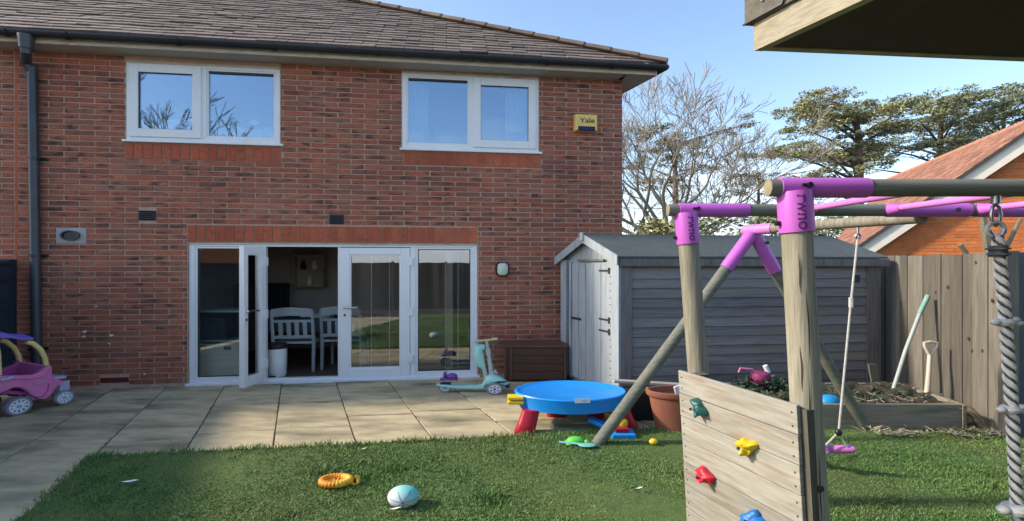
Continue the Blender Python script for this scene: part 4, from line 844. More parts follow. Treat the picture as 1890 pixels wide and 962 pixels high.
# trapeze swing under the beam
mat('rope_grey', (.50,.49,.46), (.38,.37,.35), 30, rough=.85)
bt = lambda t: apx+bdv*t
q1, q2 = bt(.99), bt(.40); sA, sB = P(1548,798,3.93), P(1490,790,4.35)
sw = thing('swing', 'pink plastic trapeze seat hung on two grey ropes', 'swing', (2.6,4.1,.25))
for i, (tp_, bt_) in enumerate(((q1,sA),(q2,sB))):
    tp_ = tp_-Z*.045
    part(sw, 'hook', 'steel', lambda b: (b.tube([tp_+Z*.02, tp_-Z*.05], .012, 8), b.tube([tp_+Vector((.02*math.cos(a*.5),0,.02*math.sin(a*.5)-.07)) for a in range(13)], .007, 6)))
    k = tp_.lerp(bt_, .36)
    part(sw, 'rope', 'rope_grey', lambda b: b.tube([tp_-Z*.06, k, bt_], .009, 8), smooth=True)
    part(sw, 'rope_adjuster', 'rope_grey', lambda b: b.tube([k+Z*.03, k-Z*.05], .018, 8)); part(sw, 'rope_toggle', 'black_plastic', lambda b: b.obox(tp_.lerp(bt_, .25)+Vector((.025,0,0)), (.02,0,0),(0,.014,0),(0,0,.03)))
    part(sw, 'rope_stop', 'black_plastic', lambda b: b.ball(bt_, .028, .022, .03, 12, 8), smooth=True)
sc0, sc1 = P(1455,830,4.15), P(1578,829,3.93)
part(sw, 'rope_end', 'rope_grey', lambda b: (b.tube([sA, P(1524,822,3.96)], .008, 6), b.tube([sA, P(1563,824,3.93)], .006, 6)))
part(sw, 'rope_end', 'rope_grey', lambda b: (b.tube([sB, P(1470,826,4.15)], .008, 6), b.tube([sB, P(1500,826,4.08)], .006, 6)))
part(sw, 'seat', 'pink', lambda b: b.tube([sc0, sc0.lerp(sc1,.05), sc0.lerp(sc1,.5), sc0.lerp(sc1,.96), sc1], [.022,.034,.03,.032,.022], 14), smooth=True)
part(sw, 'seat_lug', 'pink', lambda b: b.tube([P(1521,834,3.99), P(1516,812,4.0)], [.045,.02], 12), smooth=True)
# knotted climbing rope with clear grips
mat('rope_black', (.10,.105,.115), (.035,.036,.042), 20, rough=.8); mat('rope_white', (.66,.64,.60), (.54,.52,.49), 20, rough=.85); mat('grip', (.56,.56,.54), (.42,.42,.41), 6, rough=.5)
kr = thing('climbing_rope', 'thick black and white twisted rope with pale grips hanging from the front rail', 'rope', (2.45, YN, .3))
rt0, rt1 = P(1842,436,YN), P(1880,1010,YN-.03)
for s_ in range(4):
    def strand(b):
        n = 340; pts = []
        for i in range(n+1):
            f = i/n; c = rt0.lerp(rt1, f)+Vector((.012*math.sin(f*3.1),0,0)); a = f*2*math.pi*15+s_*math.pi/2
            pts.append(c+Vector((math.cos(a)*.0135, math.sin(a)*.0135, 0)))
        b.tube(pts, .0145 if s_ % 2 == 0 else .0095, 6)
    part(kr, 'strand', 'rope_black' if s_ % 2 else 'rope_white', strand, smooth=True)
part(kr, 'hook', 'steel', lambda b: (b.tube([P(1838,362,YN), P(1838,376,YN)], .02, 10), b.tube([P(1838+9*math.sin(a/8*2*math.pi), 397-20*math.cos(a/8*2*math.pi), YN) for a in range(9)], .008, 8)), smooth=True)
part(kr, 'ring', 'grip', lambda b: (b.tube([P(1838+17*math.sin(a/10*2*math.pi), 424-14*math.cos(a/10*2*math.pi), YN) for a in range(11)], .010, 8)), smooth=True)
part(kr, 'thimble', 'steel', lambda b: b.tube([P(1826,425,YN), P(1834,440,YN), P(1846,440,YN), P(1853,424,YN)], .011, 8), smooth=True)
part(kr, 'binding', 'rope_black', lambda b: (b.tube([P(1842,453,YN), P(1843,474,YN)], .036, 14), b.tube([P(1842,458,YN), P(1842,461,YN)], .048, 14), b.tube([P(1843,468,YN), P(1843,471,YN)], .046, 14)), smooth=True)
for yy in (596, 757, 940):
    f = (yy-436)/(1010-436); c = rt0.lerp(rt1, f); sz = .8 if yy < 900 else 1.15
    def gr(b):
        b.lathe(c, [(.03,-.025*sz),(.055*sz,-.016*sz),(.06*sz,0),(.05*sz,.015*sz),(.03,.022*sz)], 16, 1.0, .8)
        for k in range(3): b.ball(c+Vector(((-.06,.055,.075)[k]*sz, -.01, (.0,.012,-.004)[k])), .03*sz, .025*sz, .02*sz, 10, 6)
    part(kr, 'grip', 'grip', gr, smooth=True)

# ------------------------------------------------------------------ cabin whose roof edge overhangs at the right
mat('cabin_fascia', (.38,.335,.245), (.28,.245,.18), 6, (3,3,14), rough=.85, rand=.05, c3=(.25,.21,.14), s3=3, bump=.4, coord='World'); mat('cabin_under_shade', (.055,.045,.036), (.04,.033,.027), 5, (8,.7,1), rough=.85, coord='World'); mat('cabin_felt', (.16,.145,.115), (.09,.085,.07), 40, rough=.95, bump=.6, coord='World'); mat('cabin_wall', (.20,.15,.10), (.15,.11,.07), 5, (1,1,8), rough=.8, rand=.1)  # roof underside wood darkened: its shade is put into the colour
k0, kr_, kb = Vector((.785,1.60,0)), Vector((1,.09,0)).normalized(), Vector((.436,-1,0)).normalized()
cb_ = thing('garden_cabin', 'timber cabin roof corner with felt edge overhanging beside the lawn', 'cabin', (2.6,-.4,0))
K = lambda a, b_, z: k0+kr_*a+kb*b_+Z*z
zc = 2.40
part(cb_, 'roof_deck', 'cabin_under_shade', lambda b: b.prism([K(.03,.03,zc), K(3.6,.03,zc), K(3.6,3.4,zc), K(.03,3.4,zc)], (0,0,.05)))
part(cb_, 'fascia', 'cabin_fascia', lambda b: b.prism([K(0,0,zc-.004), K(.03,.0,zc-.004), K(.03,3.4,zc-.004), K(0,3.4,zc-.004)], (0,0,.088)))
part(cb_, 'fascia', 'cabin_fascia', lambda b: b.prism([K(.031,0,zc-.003), K(3.6,.0,zc-.003), K(3.6,.029,zc-.003), K(.031,.029,zc-.003)], (0,0,.088)))
part(cb_, 'roof_felt', 'cabin_felt', lambda b: b.prism([K(-.014,-.02,zc+.086), K(3.62,-.02,zc+.086), K(3.62,3.42,zc+.086), K(-.014,3.42,zc+.086)], (0,0,.11)))
part(cb_, 'felt_edge_line', 'black_plastic', lambda b: b.tube([K(-.019,-.02,zc+.088), K(-.019,.12,zc+.090), K(-.022,.16,zc+.15), K(-.02,.3,zc+.10)], .004, 5))  # thin black line along the felt edge
part(cb_, 'felt_nail', 'chrome', lambda b: b.ball(K(-.016,.05,zc+.135), .006, .006, .006, 8, 6))
for i in range(14): part(cb_, 'wall_board', 'cabin_wall', lambda b: b.prism([K(.75,1.1,.02+i*.17), K(3.4,1.1,.02+i*.17), K(3.4,3.2,.02+i*.17), K(.75,3.2,.02+i*.17)], (0,0,.165)))
# ------------------------------------------------------------------ water table and what lies round it
for nm, c, r_ in (('toy_blue', (.015,.30,.86), .33), ('toy_red', (.42,.012,.03), .35), ('toy_yellow', (.82,.60,.03), .38), ('toy_pink', (.72,.05,.16), .4), ('toy_green', (.12,.55,.06), .4), ('mint', (.20,.52,.46), .4), ('toy_purple', (.16,.06,.30), .42), ('lavender', (.42,.42,.60), .4), ('car_pink', (.74,.21,.46), .42), ('car_dark', (.42,.08,.28), .5), ('car_roof', (.20,.14,.62), .42), ('cream_yellow', (.80,.64,.26), .45), ('wheel_grey', (.24,.24,.30), .55), ('wheel_white', (.80,.85,.92), .4), ('terracotta', (.30,.11,.07), .7), ('orange_toy', (.80,.27,.02), .5), ('brown_box', (.085,.038,.026), .6), ('brown_trim', (.13,.060,.042), .6), ('sticker', (.62,.66,.74), .5), ('sticker_grey', (.30,.38,.55), .5), ('crate_black', (.018,.022,.026), .5)):
    mat(nm, c, [v*.82 for v in c], 4, rough=r_, spec=.4)
wc = Vector((.625, 5.32, 0)); t = thing('water_table', 'round blue toddler water table on stubby red legs', 'table', wc)
RX, RY = .60, .43; zt = .36
part(t, 'basin', 'toy_blue', lambda b: b.lathe(wc, [(.2,.20),(.86,.20),(.95,.215),(.985,zt-.03),(1.0,zt-.012),(.985,zt),(.95,zt),(.92,zt-.012),(.88,zt-.02),(.3,zt-.016),(.01,zt-.014)], 56, RX, RY), smooth=True)
for a in (-150, -100, -30, 35, 95, 150):
    pass
for i, (x, y, w) in enumerate(((968,799,.105), (1027,768,.11), (1160,789,.10), (1100,770,.09))):
    g = G(x, y); tp_ = Vector((wc.x+(g.x-wc.x)*.86, wc.y+(g.y-wc.y)*.86, .225)); A = Vector((1,0,0)); B_ = Vector((0,1,0))
    def ring(c, rw): return [c+A*(rw*math.copysign(abs(math.cos(k/16*2*math.pi))**.6, math.cos(k/16*2*math.pi)))+B_*(rw*.7*math.copysign(abs(math.sin(k/16*2*math.pi))**.6, math.sin(k/16*2*math.pi))) for k in range(16)]
    lg = part(t, 'leg', 'toy_red', lambda b: b.loft([ring(g, w*1.0), ring(g+Z*.02, w*1.03), ring(g.lerp(tp_,.5), w*.93), ring(tp_, w*.86)]), smooth=True)
bk_ = P(952, 737, 5.12)
for dz_, nm in ((.018,'cup'), (-.028,'cup')):
    part(t, 'clip_tray', 'toy_yellow', lambda b: b.box((bk_.x-.085,bk_.y-.05,bk_.z+dz_-.018),(bk_.x+.085,bk_.y+.08,bk_.z+dz_+.018)), bev=.01)
part(t, 'bracket', 'toy_blue', lambda b: b.box((bk_.x+.05,bk_.y-.03,.215),(bk_.x+.19,bk_.y+.12,.34)), bev=.015)
sp = P(1075, 739.5, 4.893)
st_ = part(t, 'sticker', 'sticker', lambda b: b.obox(Vector((sp.x,4.886,sp.z)), (.078,.006,0),(0,.0015,0),(0,.004,.022)))
part(st_, 'print', 'sticker_grey', lambda b: [b.obox(Vector((sp.x-.05+.022*k,4.8838,sp.z-.002)), (.006,.0005,0),(0,.0008,0),(0,.0015,.006+.003*(k % 2))) for k in range(5)])
def toy(name, label, loc): return thing(name, label, 'toy', loc)
g = G(1100, 760); t = toy('toy_boat', 'pink toy boat on the paving under the water table', g)
part(t, 'hull', 'toy_pink', lambda b: b.loft([[g+Vector((x*k, y*k, z)) for x, y in ((-.12,-.02),(-.05,-.05),(.09,-.05),(.14,0),(.09,.05),(-.05,.05))] for k, z in ((.6,.0),(1,.03),(.95,.04))])); part(t, 'cabin', 'toy_red', lambda b: b.box((g.x-.05,g.y-.025,.04),(g.x+.02,g.y+.025,.075)), bev=.008)
g = G(1130, 800); t = toy('toy_vehicle_track', 'blue red and yellow plastic toy leaning at the foot of the frame leg', g)
pA, pB, pC = G(1100,778), G(1150,806), G(1160,795)
part(t, 'ramp', 'toy_blue', lambda b: b.obox((P(1112,788,5.0)+Vector((0,0,.02))), (.11,-.10,-.03),(.03,.03,0),(0,0,.02)), bev=.008)
part(t, 'tray', 'toy_blue', lambda b: b.box((pB.x-.13,pB.y-.1,.0),(pB.x+.11,pB.y+.1,.055)), bev=.015); part(t, 'block', 'toy_red', lambda b: b.box((pB.x-.09,pB.y-.06,.055),(pB.x+.05,pB.y+.08,.10)), bev=.012); part(t, 'knob', 'toy_yellow', lambda b: b.lathe((pB.x-.0,pB.y+.05,.10), [(.055,0),(.06,.025),(.05,.05),(.02,.055)], 16), smooth=True); part(t, 'knob', 'toy_yellow', lambda b: b.lathe((pA.x+.15,pA.y-.02,.07), [(.055,0),(.06,.02),(.05,.04),(.02,.045)], 16), smooth=True)
part(t, 'beam', 'toy_red', lambda b: b.obox((pA.x+.1,pA.y+.02,.09), (.12,-.03,-.02),(0,.02,0),(0,0,.015)))
g = G(1062, 822); t = toy('toy_turtle', 'bright green toy turtle in the grass by the table', g+Z*.02)
part(t, 'shell', 'toy_green', lambda b: b.ball(g+Z*.045, .085, .055, .04, 18, 10), smooth=True); part(t, 'head', 'toy_green', lambda b: b.ball(g+Vector((.105,-.02,.04)), .03, .025, .022, 12, 8), smooth=True)
for dx, dy in ((-.06,-.045),(.06,-.045),(-.06,.045),(.06,.045)): part(t, 'flipper', 'toy_green', lambda b: b.ball(g+Vector((dx,dy,.025)), .035, .018, .012, 10, 6), smooth=True)
g = G(1083, 828); t = toy('toy_spade', 'mint coloured toy spade lying beside the green turtle', g+Z*.02)
part(t, 'blade', 'mint', lambda b: b.ball(g+Vector((.0,-.02,.04)), .085, .05, .014, 16, 8), smooth=True); part(t, 'shaft', 'mint', lambda b: b.tube([g+Vector((-.05,0,.04)), g+Vector((-.25,.07,.035))], .011, 8), smooth=True)
g = G(1206, 824); tag(part(None, 'toy_ball', 'toy_yellow', lambda b: b.ball(g+Z*.045, .042, .034, .03, 18, 10), smooth=True), 'small yellow ball in the grass below the flowerpot', 'ball')
# flowerpot, crate, plank
g = G(1254, 790); t = thing('flowerpot', 'large terracotta flowerpot on the patio edge beside the climbing board', 'flowerpot', g)
part(t, 'body', 'terracotta', lambda b: b.lathe(g, [(.245,0),(.25,.02),(.315,.34),(.335,.345),(.345,.36),(.345,.40),(.325,.405),(.305,.395),(.30,.33),(.28,.32)], 40, 1, .62), smooth=True); part(t, 'soil', 'soil', lambda b: b.lathe(g+Z*.32, [(.30,0),(.02,.02)], 30, 1, .62))
p = P(1248, 722, 5.1); o = part(None, 'seed_packet', 'wheel_white', lambda b: b.obox(p+Vector((.02,-.06,.0)), (.05,.01,.015),(0,.012,0),(-.02,0,.075)), bev=.006); tag(o, 'pale blue and white packet standing in the flowerpot', 'packet')
g = G(1188, 772); t = thing('crate', 'small black crate squeezed behind the flowerpot', 'crate', g)
part(t, 'body', 'crate_black', lambda b: b.loft([[g+Vector((x*k,y*k,z)) for x, y in ((-.18,-.12),(.18,-.12),(.18,.12),(-.18,.12))] for k, z in ((.82,0),(1,.27),(1.06,.275),(1.06,.30))]), bev=.008); part(t, 'rim', 'crate_black', lambda b: b.obox(g+Z*.31, (.2,0,0),(0,.135,0),(0,0,.012)))
o = part(None, 'toy_brick', 'toy_yellow', lambda b: b.box((g.x-.05,g.y-.1,.323),(g.x+.03,g.y-.04,.36)), bev=.008); tag(o, 'yellow toy brick on top of the black crate', 'toy')
mat('pale_plank', (.42,.40,.34), (.30,.29,.25), 5, (1,9,9), rough=.85)
pA, pB = P(1132,703,5.6), P(1345,716,5.75); d_ = (pB-pA)/2; o = part(None, 'plank', 'pale_plank', lambda b: b.obox((pA+pB)/2, d_, (0,.05,0),(0,0,.014)), bev=.004); tag(o, 'pale weathered plank lying across the crate and the flowerpot', 'plank')
# brown storage chest against the house
p0, p1 = P(928,703,7.26), P(1040,700,7.3); t = thing('storage_chest', 'dark brown storage chest against the brick wall beside the shed', 'chest', ((p0.x+p1.x)/2, 7.4, 0))
xa, xb = -.115, .80
part(t, 'body', 'brown_box', lambda b: b.box((xa,7.2,.02),(xb,7.52,.50)), bev=.01); part(t, 'lid', 'brown_trim', lambda b: b.loft([[(xa-.02,7.18,.50),(xb+.02,7.18,.50),(xb+.02,7.53,.50),(xa-.02,7.53,.50)],[(xa-.02,7.18,.525),(xb+.02,7.18,.525),(xb+.02,7.53,.56),(xa-.02,7.53,.56)]]), bev=.008)
for x in (xa, xa+.085, xb-.04): part(t, 'panel_stile', 'brown_trim', lambda b: b.box((x,7.185,.03),(x+.03,7.2,.495)))
for i in range(4): part(t, 'panel_board', 'brown_box', lambda b: b.box((xa+.12,7.19,.04+i*.115),(xb-.05,7.2,.145+i*.115)), bev=.004)

# ------------------------------------------------------------------ scooter
mat('scooter_mint', (.36,.72,.66), (.31,.64,.60), 4, rough=.4, spec=.45); mat('scooter_stem', (.42,.52,.50), (.36,.46,.45), 4, rough=.35)
YS = 6.62; S = lambda x, y, dy=0.: P(x, y, YS+dy)
sc_o = G(870, 722); t = thing('kick_scooter', 'mint green child kick scooter parked in front of the garden doors', 'scooter', (sc_o.x, YS, 0))
def deck(b):
    st = [(806,709,.03,.012),(815,711,.05,.014),(840,713,.055,.016),(880,714,.055,.018),(894,712,.06,.022)]
    b.loft([[S(x,y)+Vector((0,dy*w,dz*h)) for dy, dz in ((-1,-1),(1,-1),(1,.6),(.8,1),(-.8,1),(-1,.6))] for x, y, w, h in st])
part(t, 'deck', 'scooter_mint', deck, bev=.004)
part(t, 'brake', 'crate_black', lambda b: b.obox(S(823,707), (.07,0,.0),(0,.03,0),(.012,0,.008)), bev=.004)
def headshell(b):
    st = [(890,712,.05,.03),(897,704,.07,.075),(907,700,.09,.085),(920,703,.10,.07),(932,707,.08,.045),(940,710,.03,.02)]
    b.loft([[S(x,y)+Vector((0,w*math.cos(a/10*2*math.pi),h*math.sin(a/10*2*math.pi))) for a in range(10)] for x, y, w, h in st])
part(t, 'front_shell', 'scooter_mint', headshell, smooth=True)
part(t, 'shell_slot', 'crate_black', lambda b: (b.obox(S(925,705,-.10), (.07,.0,.0),(0,.012,0),(.02,0,.008)), b.obox(S(937,712,-.03), (.03,0,.0),(0,.05,0),(0,0,.02))))
for x, dy, r_ in ((913,-.13,.075), (916,.13,.075), (822,0,.06)):
    c = S(x, 490, dy); c.z = r_
    w = part(t, 'wheel', 'wheel_grey', lambda b: b.lathe(c-Vector((0,.02,0)), [(.45,0),(1,0),(1.0,.04),(.45,.04)], 28, r_*1.45, r_, (1,0,0), Z, (0,1,0)), smooth=True)
    part(w, 'rim', 'wheel_white', lambda b: (b.lathe(c-Vector((0,.024,0)), [(.62,0),(.74,0),(.74,.048),(.62,.048)], 24, r_*1.45, r_, (1,0,0), Z, (0,1,0), cap=False), [b.obox(c, Vector((math.cos(k*math.pi/3)*r_*.95,0,math.sin(k*math.pi/3)*r_*.66)), (0,.022,0), Vector((-math.sin(k*math.pi/3)*.012,0,math.cos(k*math.pi/3)*.009))) for k in range(3)]), smooth=True)
part(t, 'stem', 'scooter_stem', lambda b: b.tube([S(909,704), S(903,662), S(899,636), S(898,629)], [.034,.028,.022,.022], 12), smooth=True)
part(t, 'stem_clamp', 'scooter_stem', lambda b: b.tube([S(902,655), S(900,644)], .034, 12), smooth=True)
part(t, 'handlebar', 'cream_yellow', lambda b: b.tube([S(877,630,-.05), S(899,628), S(917,626,.05)], .012, 10), smooth=True)
for x, y, dy in ((880,630,-.05), (913,626,.05)): part(t, 'handle_grip', 'scooter_stem', lambda b: b.tube([S(x-5,y+.3,dy-.01), S(x+5,y-.3,dy+.01)], .019, 10), smooth=True)
part(t, 'folded_seat', 'scooter_mint', lambda b: b.tube([S(895,640), S(884,641), S(883,655), S(888,672), S(893,680)], [.03,.07,.075,.055,.03], 12), smooth=True)
part(t, 'seat_post', 'scooter_stem', lambda b: b.tube([S(884,645), S(893,678), S(898,700)], [.022,.03,.03], 10), smooth=True); part(t, 'seat_latch', 'scooter_stem', lambda b: b.tube([S(910,690), S(914,684), S(917,690)], .022, 8), smooth=True)
p = P(829, 701, 6.62); t = thing('purple_toy', 'small purple toy standing on the tail of the scooter', 'toy', p)
part(t, 'body', 'toy_purple', lambda b: b.ball(p+Vector((.04,0,.045)), .075, .05, .045, 16, 10), smooth=True); part(t, 'head', 'toy_purple', lambda b: b.ball(p+Vector((-.055,0,.06)), .03, .03, .05, 12, 8), smooth=True); part(t, 'ear', 'lavender', lambda b: b.tube([p+Vector((-.07,0,.09)), p+Vector((-.04,0,.125)), p+Vector((-.01,0,.09))], .01, 6)); part(t, 'base', 'toy_purple', lambda b: b.obox(p+Vector((0,0,.008)), (.12,0,0),(0,.04,0),(0,0,.012)), bev=.004)

# ------------------------------------------------------------------ toy ride-on car at the left
c0, c1_ = G(35,767), G(119,747); e = (c1_-c0); eL = e.length; e.normalize(); lat = Vector((e.y,-e.x,0)); lat = lat if lat.x > 0 else -lat
def side(x, y, off=0.):         # a pixel on the upright plane through both wheels, moved sideways by off
    A = c0+lat*off; u = (x-CX)/F; k = (u*A.y-A.x)/(e.x-u*e.y); p = A+e*k; p.z = EYE+(HZ-y)/F*p.y; return p
t = thing('ride_on_car', 'pink ride-on toy car with purple roof and white spoked wheels', 'toy car', c0+lat*-.25)
W_ = -.52
outl = [(-75,708),(-40,700),(0,694),(30,693),(62,692),(76,687),(86,676),(92,672),(97,678),(97,692),(104,700),(119,703),(117,709),(108,712),(101,720),(94,731),(84,737),(72,737),(60,731),(48,720),(38,716),(26,716),(12,722),(0,726),(-20,726),(-75,726)]
pts = [side(x, y) for x, y in outl]
part(t, 'body_side', 'car_pink', lambda b: b.prism(pts, lat*-.07), bev=.014)
rim = [(-70,704),(-20,675),(10,672),(60,669),(80,671),(92,672)]
pl = [side(x, y) for x, y in outl]; far_ = [p_+lat*W_ for p_ in pl]
part(t, 'body_side', 'car_dark', lambda b: b.prism([p_+lat*(W_+.06)+Z*(.06 if 3 < i < 9 else 0) for i, p_ in enumerate(pts)], lat*-.06), bev=.01)
pr = side(91, 690); pf = side(-70, 712)
part(t, 'rear_panel', 'car_pink', lambda b: b.hexa([side(88,730)+lat*-.06, side(95,730)+lat*-.06, side(95,730)+lat*W_, side(88,730)+lat*W_, side(86,676)+lat*-.06, side(93,674)+lat*-.06, side(93,674)+lat*W_+Z*.03, side(86,676)+lat*W_+Z*.03]), bev=.012)
part(t, 'floor', 'car_dark', lambda b: b.hexa([side(-70,724)+lat*-.06, side(88,731)+lat*-.06, side(88,731)+lat*W_, side(-70,724)+lat*W_, side(-70,716)+lat*-.06, side(88,726)+lat*-.06, side(88,726)+lat*W_, side(-70,716)+lat*W_]))
part(t, 'seat', 'car_dark', lambda b: b.hexa([side(58,726)+lat*-.10, side(86,728)+lat*-.10, side(86,728)+lat*W_*.9, side(58,726)+lat*W_*.9, side(60,706)+lat*-.10, side(86,690)+lat*-.10, side(86,690)+lat*W_*.9, side(60,706)+lat*W_*.9]), bev=.02)
part(t, 'bonnet', 'car_pink', lambda b: b.loft([[side(-75,y)+lat*o_ for o_, y in ((-.05,712),(-.05,700),(W_*.5,696),(W_,700),(W_,712))], [side(-25,y)+lat*o_ for o_, y in ((-.05,712),(-.05,698),(W_*.5,690),(W_,694),(W_,712))]]), bev=.012)
part(t, 'body_crease', 'car_dark', lambda b: b.tube([side(x,y,.004) for x, y in ((38,716),(48,721),(58,730),(70,734),(80,731),(88,721),(90,708))], .006, 6), smooth=True)
part(t, 'trim_line', 'car_pink', lambda b: b.tube([side(x,y,.006) for x, y in ((-30,700),(20,699),(60,698),(76,694),(86,684),(91,676))], .013, 8), smooth=True)
part(t, 'badge', 'lavender', lambda b: b.obox(side(74,707,.006), e*.05, lat*.006, Z*.008), bev=.003)
part(t, 'door_handle', 'lavender', lambda b: (b.tube([side(0,702,.02), side(12,700,.03), side(24,696,.02)], .02, 8), b.tube([side(16,700,.0), side(16,694,.0)], .02, 8)), smooth=True)
part(t, 'tail_tray', 'lavender', lambda b: b.hexa([side(98,702)+lat*-.02, side(124,699)+lat*-.02, side(124,699)+lat*W_, side(98,702)+lat*W_, side(98,696)+lat*-.02, side(127,693)+lat*-.02, side(127,693)+lat*W_, side(98,696)+lat*W_]), bev=.006)
part(t, 'fork', 'lavender', lambda b: b.obox(side(119,712,-.015), e*.055, lat*.012, Z*.06), bev=.01)
# two roof pillars a side, roof shell on top
for o_ in (-.035, W_+.035):
    part(t, 'rear_pillar', 'cream_yellow', lambda b: b.tube([side(89,674)+lat*o_, side(86,660)+lat*o_, side(78,645)+lat*o_, side(64,634)+lat*o_, side(52,631)+lat*o_], .028, 10), smooth=True)
    part(t, 'front_pillar', 'cream_yellow', lambda b: b.tube([side(2,693)+lat*o_, side(0,655)+lat*o_, side(-6,625)+lat*o_], .026, 10), smooth=True)
rfl = [(-95,640),(-60,622),(-20,616),(8,615.5),(22,620),(40,624),(62,623.5)]
part(t, 'roof', 'car_roof', lambda b: b.loft([[side(x,y)+lat*o_+Z*dz_ for o_, dz_ in ((.01,-.03-.028*(k < 4)),(.015,0),(W_*.3,.035),(W_*.7,.035),(W_-.015,0),(W_-.01,-.03),(W_*.7,.0),(W_*.3,.0))] for k, (x, y) in enumerate(rfl)]), bev=.008)
for (x, y, r_, o_, nm) in ((35,0,.105,.0,0), (119,0,.088,.0,1), (35,0,.105,W_,2), (119,0,.088,W_,3)):
    gpt = (c0 if nm in (0,2) else c1_)+lat*o_; c = gpt+Z*r_; sx_ = 1.25
    w = part(t, 'wheel', 'wheel_grey', lambda b: b.lathe(c-lat*.06, [(.35,0),(.9,0),(1,.015),(1,.055),(.93,.07),(.74,.07),(.70,.052),(.2,.05)], 36, r_*sx_, r_, e, Z, lat), smooth=True)
    part(w, 'rim', 'wheel_white', lambda b: ([b.obox(c-lat*.004+Vector((0,0,0)), e*(math.cos(k*math.pi/5)*r_*.70*sx_)+Z*(math.sin(k*math.pi/5)*r_*.70), lat*.008, e*(-math.sin(k*math.pi/5)*.010)+Z*(math.cos(k*math.pi/5)*.010)) for k in range(5)], b.lathe(c-lat*.012, [(.64,0),(.74,0),(.74,.022),(.64,.022)], 30, r_*sx_, r_, e, Z, lat, cap=False)))
    part(w, 'hub_cap', 'lavender', lambda b: b.lathe(c, [(.18,0),(.16,.014),(.05,.02)], 16, r_*sx_, r_, e, Z, lat), smooth=True)

# ------------------------------------------------------------------ lawn toys and tools
mat('ball_skin', (.50,.72,.70), (.58,.72,.74), 3, rough=.5)
def ballmat():
    m = M['ball_skin']; N = m.node_tree.nodes; K_ = m.node_tree.links.new; b = N['Principled BSDF']; t_ = N.new('ShaderNodeTexCoord'); s_ = N.new('ShaderNodeSeparateXYZ'); K_(t_.outputs['Object'], s_.inputs[0])
    ad_ = N.new('ShaderNodeMath'); ad_.operation = 'MULTIPLY_ADD'; ad_.inputs[1].default_value = .55; K_(s_.outputs['X'], ad_.inputs[0]); K_(s_.outputs['Z'], ad_.inputs[2])
    mr = N.new('ShaderNodeMapRange'); mr.inputs[1].default_value = .0; mr.inputs[2].default_value = .10; K_(ad_.outputs[0], mr.inputs[0])
    mx = N.new('ShaderNodeMix'); mx.data_type = 'RGBA'; mx.inputs[6].default_value = (.60,.66,.68,1); mx.inputs[7].default_value = (.10,.52,.50,1); K_(mr.outputs[0], mx.inputs[0]); K_(mx.outputs[2], b.inputs['Base Color'])
ballmat()
g = G(745, 937); bc = g+Z*.078; t = thing('play_ball', 'mint and white ball with dark seam lines lying on the lawn', 'ball', g)
bo_ = MB().ball((0,0,0), .112, .09, .072, 36, 20).build('ball_skin', 'ball_skin', None, smooth=True); bo_.parent = t; bo_.location = bc-g
cen = Vector((.012,-.088,-.004))
for k in range(7):
    a = k*2*math.pi/7+.2; pts = []
    for i in range(9):
        q = cen+Vector((math.cos(a)*.012*i, .0, math.sin(a)*.0085*i)); v = Vector((q.x/.112, -math.sqrt(max(0., 1-(q.x/.112)**2-(q.z/.072)**2)) if (q.x/.112)**2+(q.z/.072)**2 < 1 else 0, q.z/.072))
        if (q.x/.112)**2+(q.z/.072)**2 > .97: break
        pts.append(bc+Vector((v.x*.1125, v.y*.0905, v.z*.0725)))
    if len(pts) > 2: part(t, 'seam', 'hold_green', lambda b: b.tube(pts, .0016, 4))
g = G(620, 899); t = thing('ring_toy', 'orange and yellow knobbly ring toy lying on the lawn', 'toy', g)
mat('orange_toy2', (.80,.50,.06), (.70,.40,.04), 6, rough=.6)
for k in range(26):
    a = 2*math.pi*k/26; c = g+Vector((math.cos(a)*.105, math.sin(a)*.075, .05)); part(t, 'bead', 'orange_toy' if math.cos(a) < .2 else 'orange_toy2', lambda b: b.ball(c, .030, .026, .026, 10, 6), smooth=True)
c = g+Vector((.145,-.0,.05)); part(t, 'loop', 'orange_toy2', lambda b: b.tube([c+Vector((.0+.03*math.sin(a*.6),.0,.035*math.cos(a*.6))) for a in range(8)], .014, 8), smooth=True)
def net(b):
    for k in range(7):
        f = -1+2*(k+.5)/7; w = math.sqrt(1-f*f); b.tube([g+Vector((.1*f,-.07*w,.05)), g+Vector((.1*f,0,.03)), g+Vector((.1*f,.07*w,.05))], .008, 5); b.tube([g+Vector((-.1*w,.07*f,.05)), g+Vector((0,.07*f,.03)), g+Vector((.1*w,.07*f,.05))], .008, 5)
part(t, 'netting', 'orange_toy2', net)
for i, (x, y, l) in enumerate(((240,900,.07), (1180,913,.03), (672,838,.03), (730,952,.04))):
    g = G(x, y); tag(part(None, 'paper_scrap', 'white_item', lambda b: b.add([g+Vector((-l,0,.045)), g+Vector((0,-l*.3,.05)), g+Vector((l,.0,.06)), g+Vector((.2*l,l*.4,.05))], [(0,1,2,3)])), ('largest white paper scrap lying on the grass by the path', 'pale scrap in the grass below the yellow ball', 'tiny pale scrap on the grass near the patio edge', 'pale scrap in the grass beside the mint ball')[i], 'scrap')
mat('lid_blue', (.02,.27,.62), (.018,.24,.55), 4, rough=.35)
p = P(1531, 751, 5.25); o = part(None, 'blue_bowl', 'lid_blue', lambda b: b.lathe(p+Vector((0,0,-.02)), [(.125,0),(.12,.06),(.10,.11),(.07,.14),(.02,.15)], 24, 1, .75), smooth=True); tag(o, 'upturned bright blue bowl on the raised bed', 'bowl')
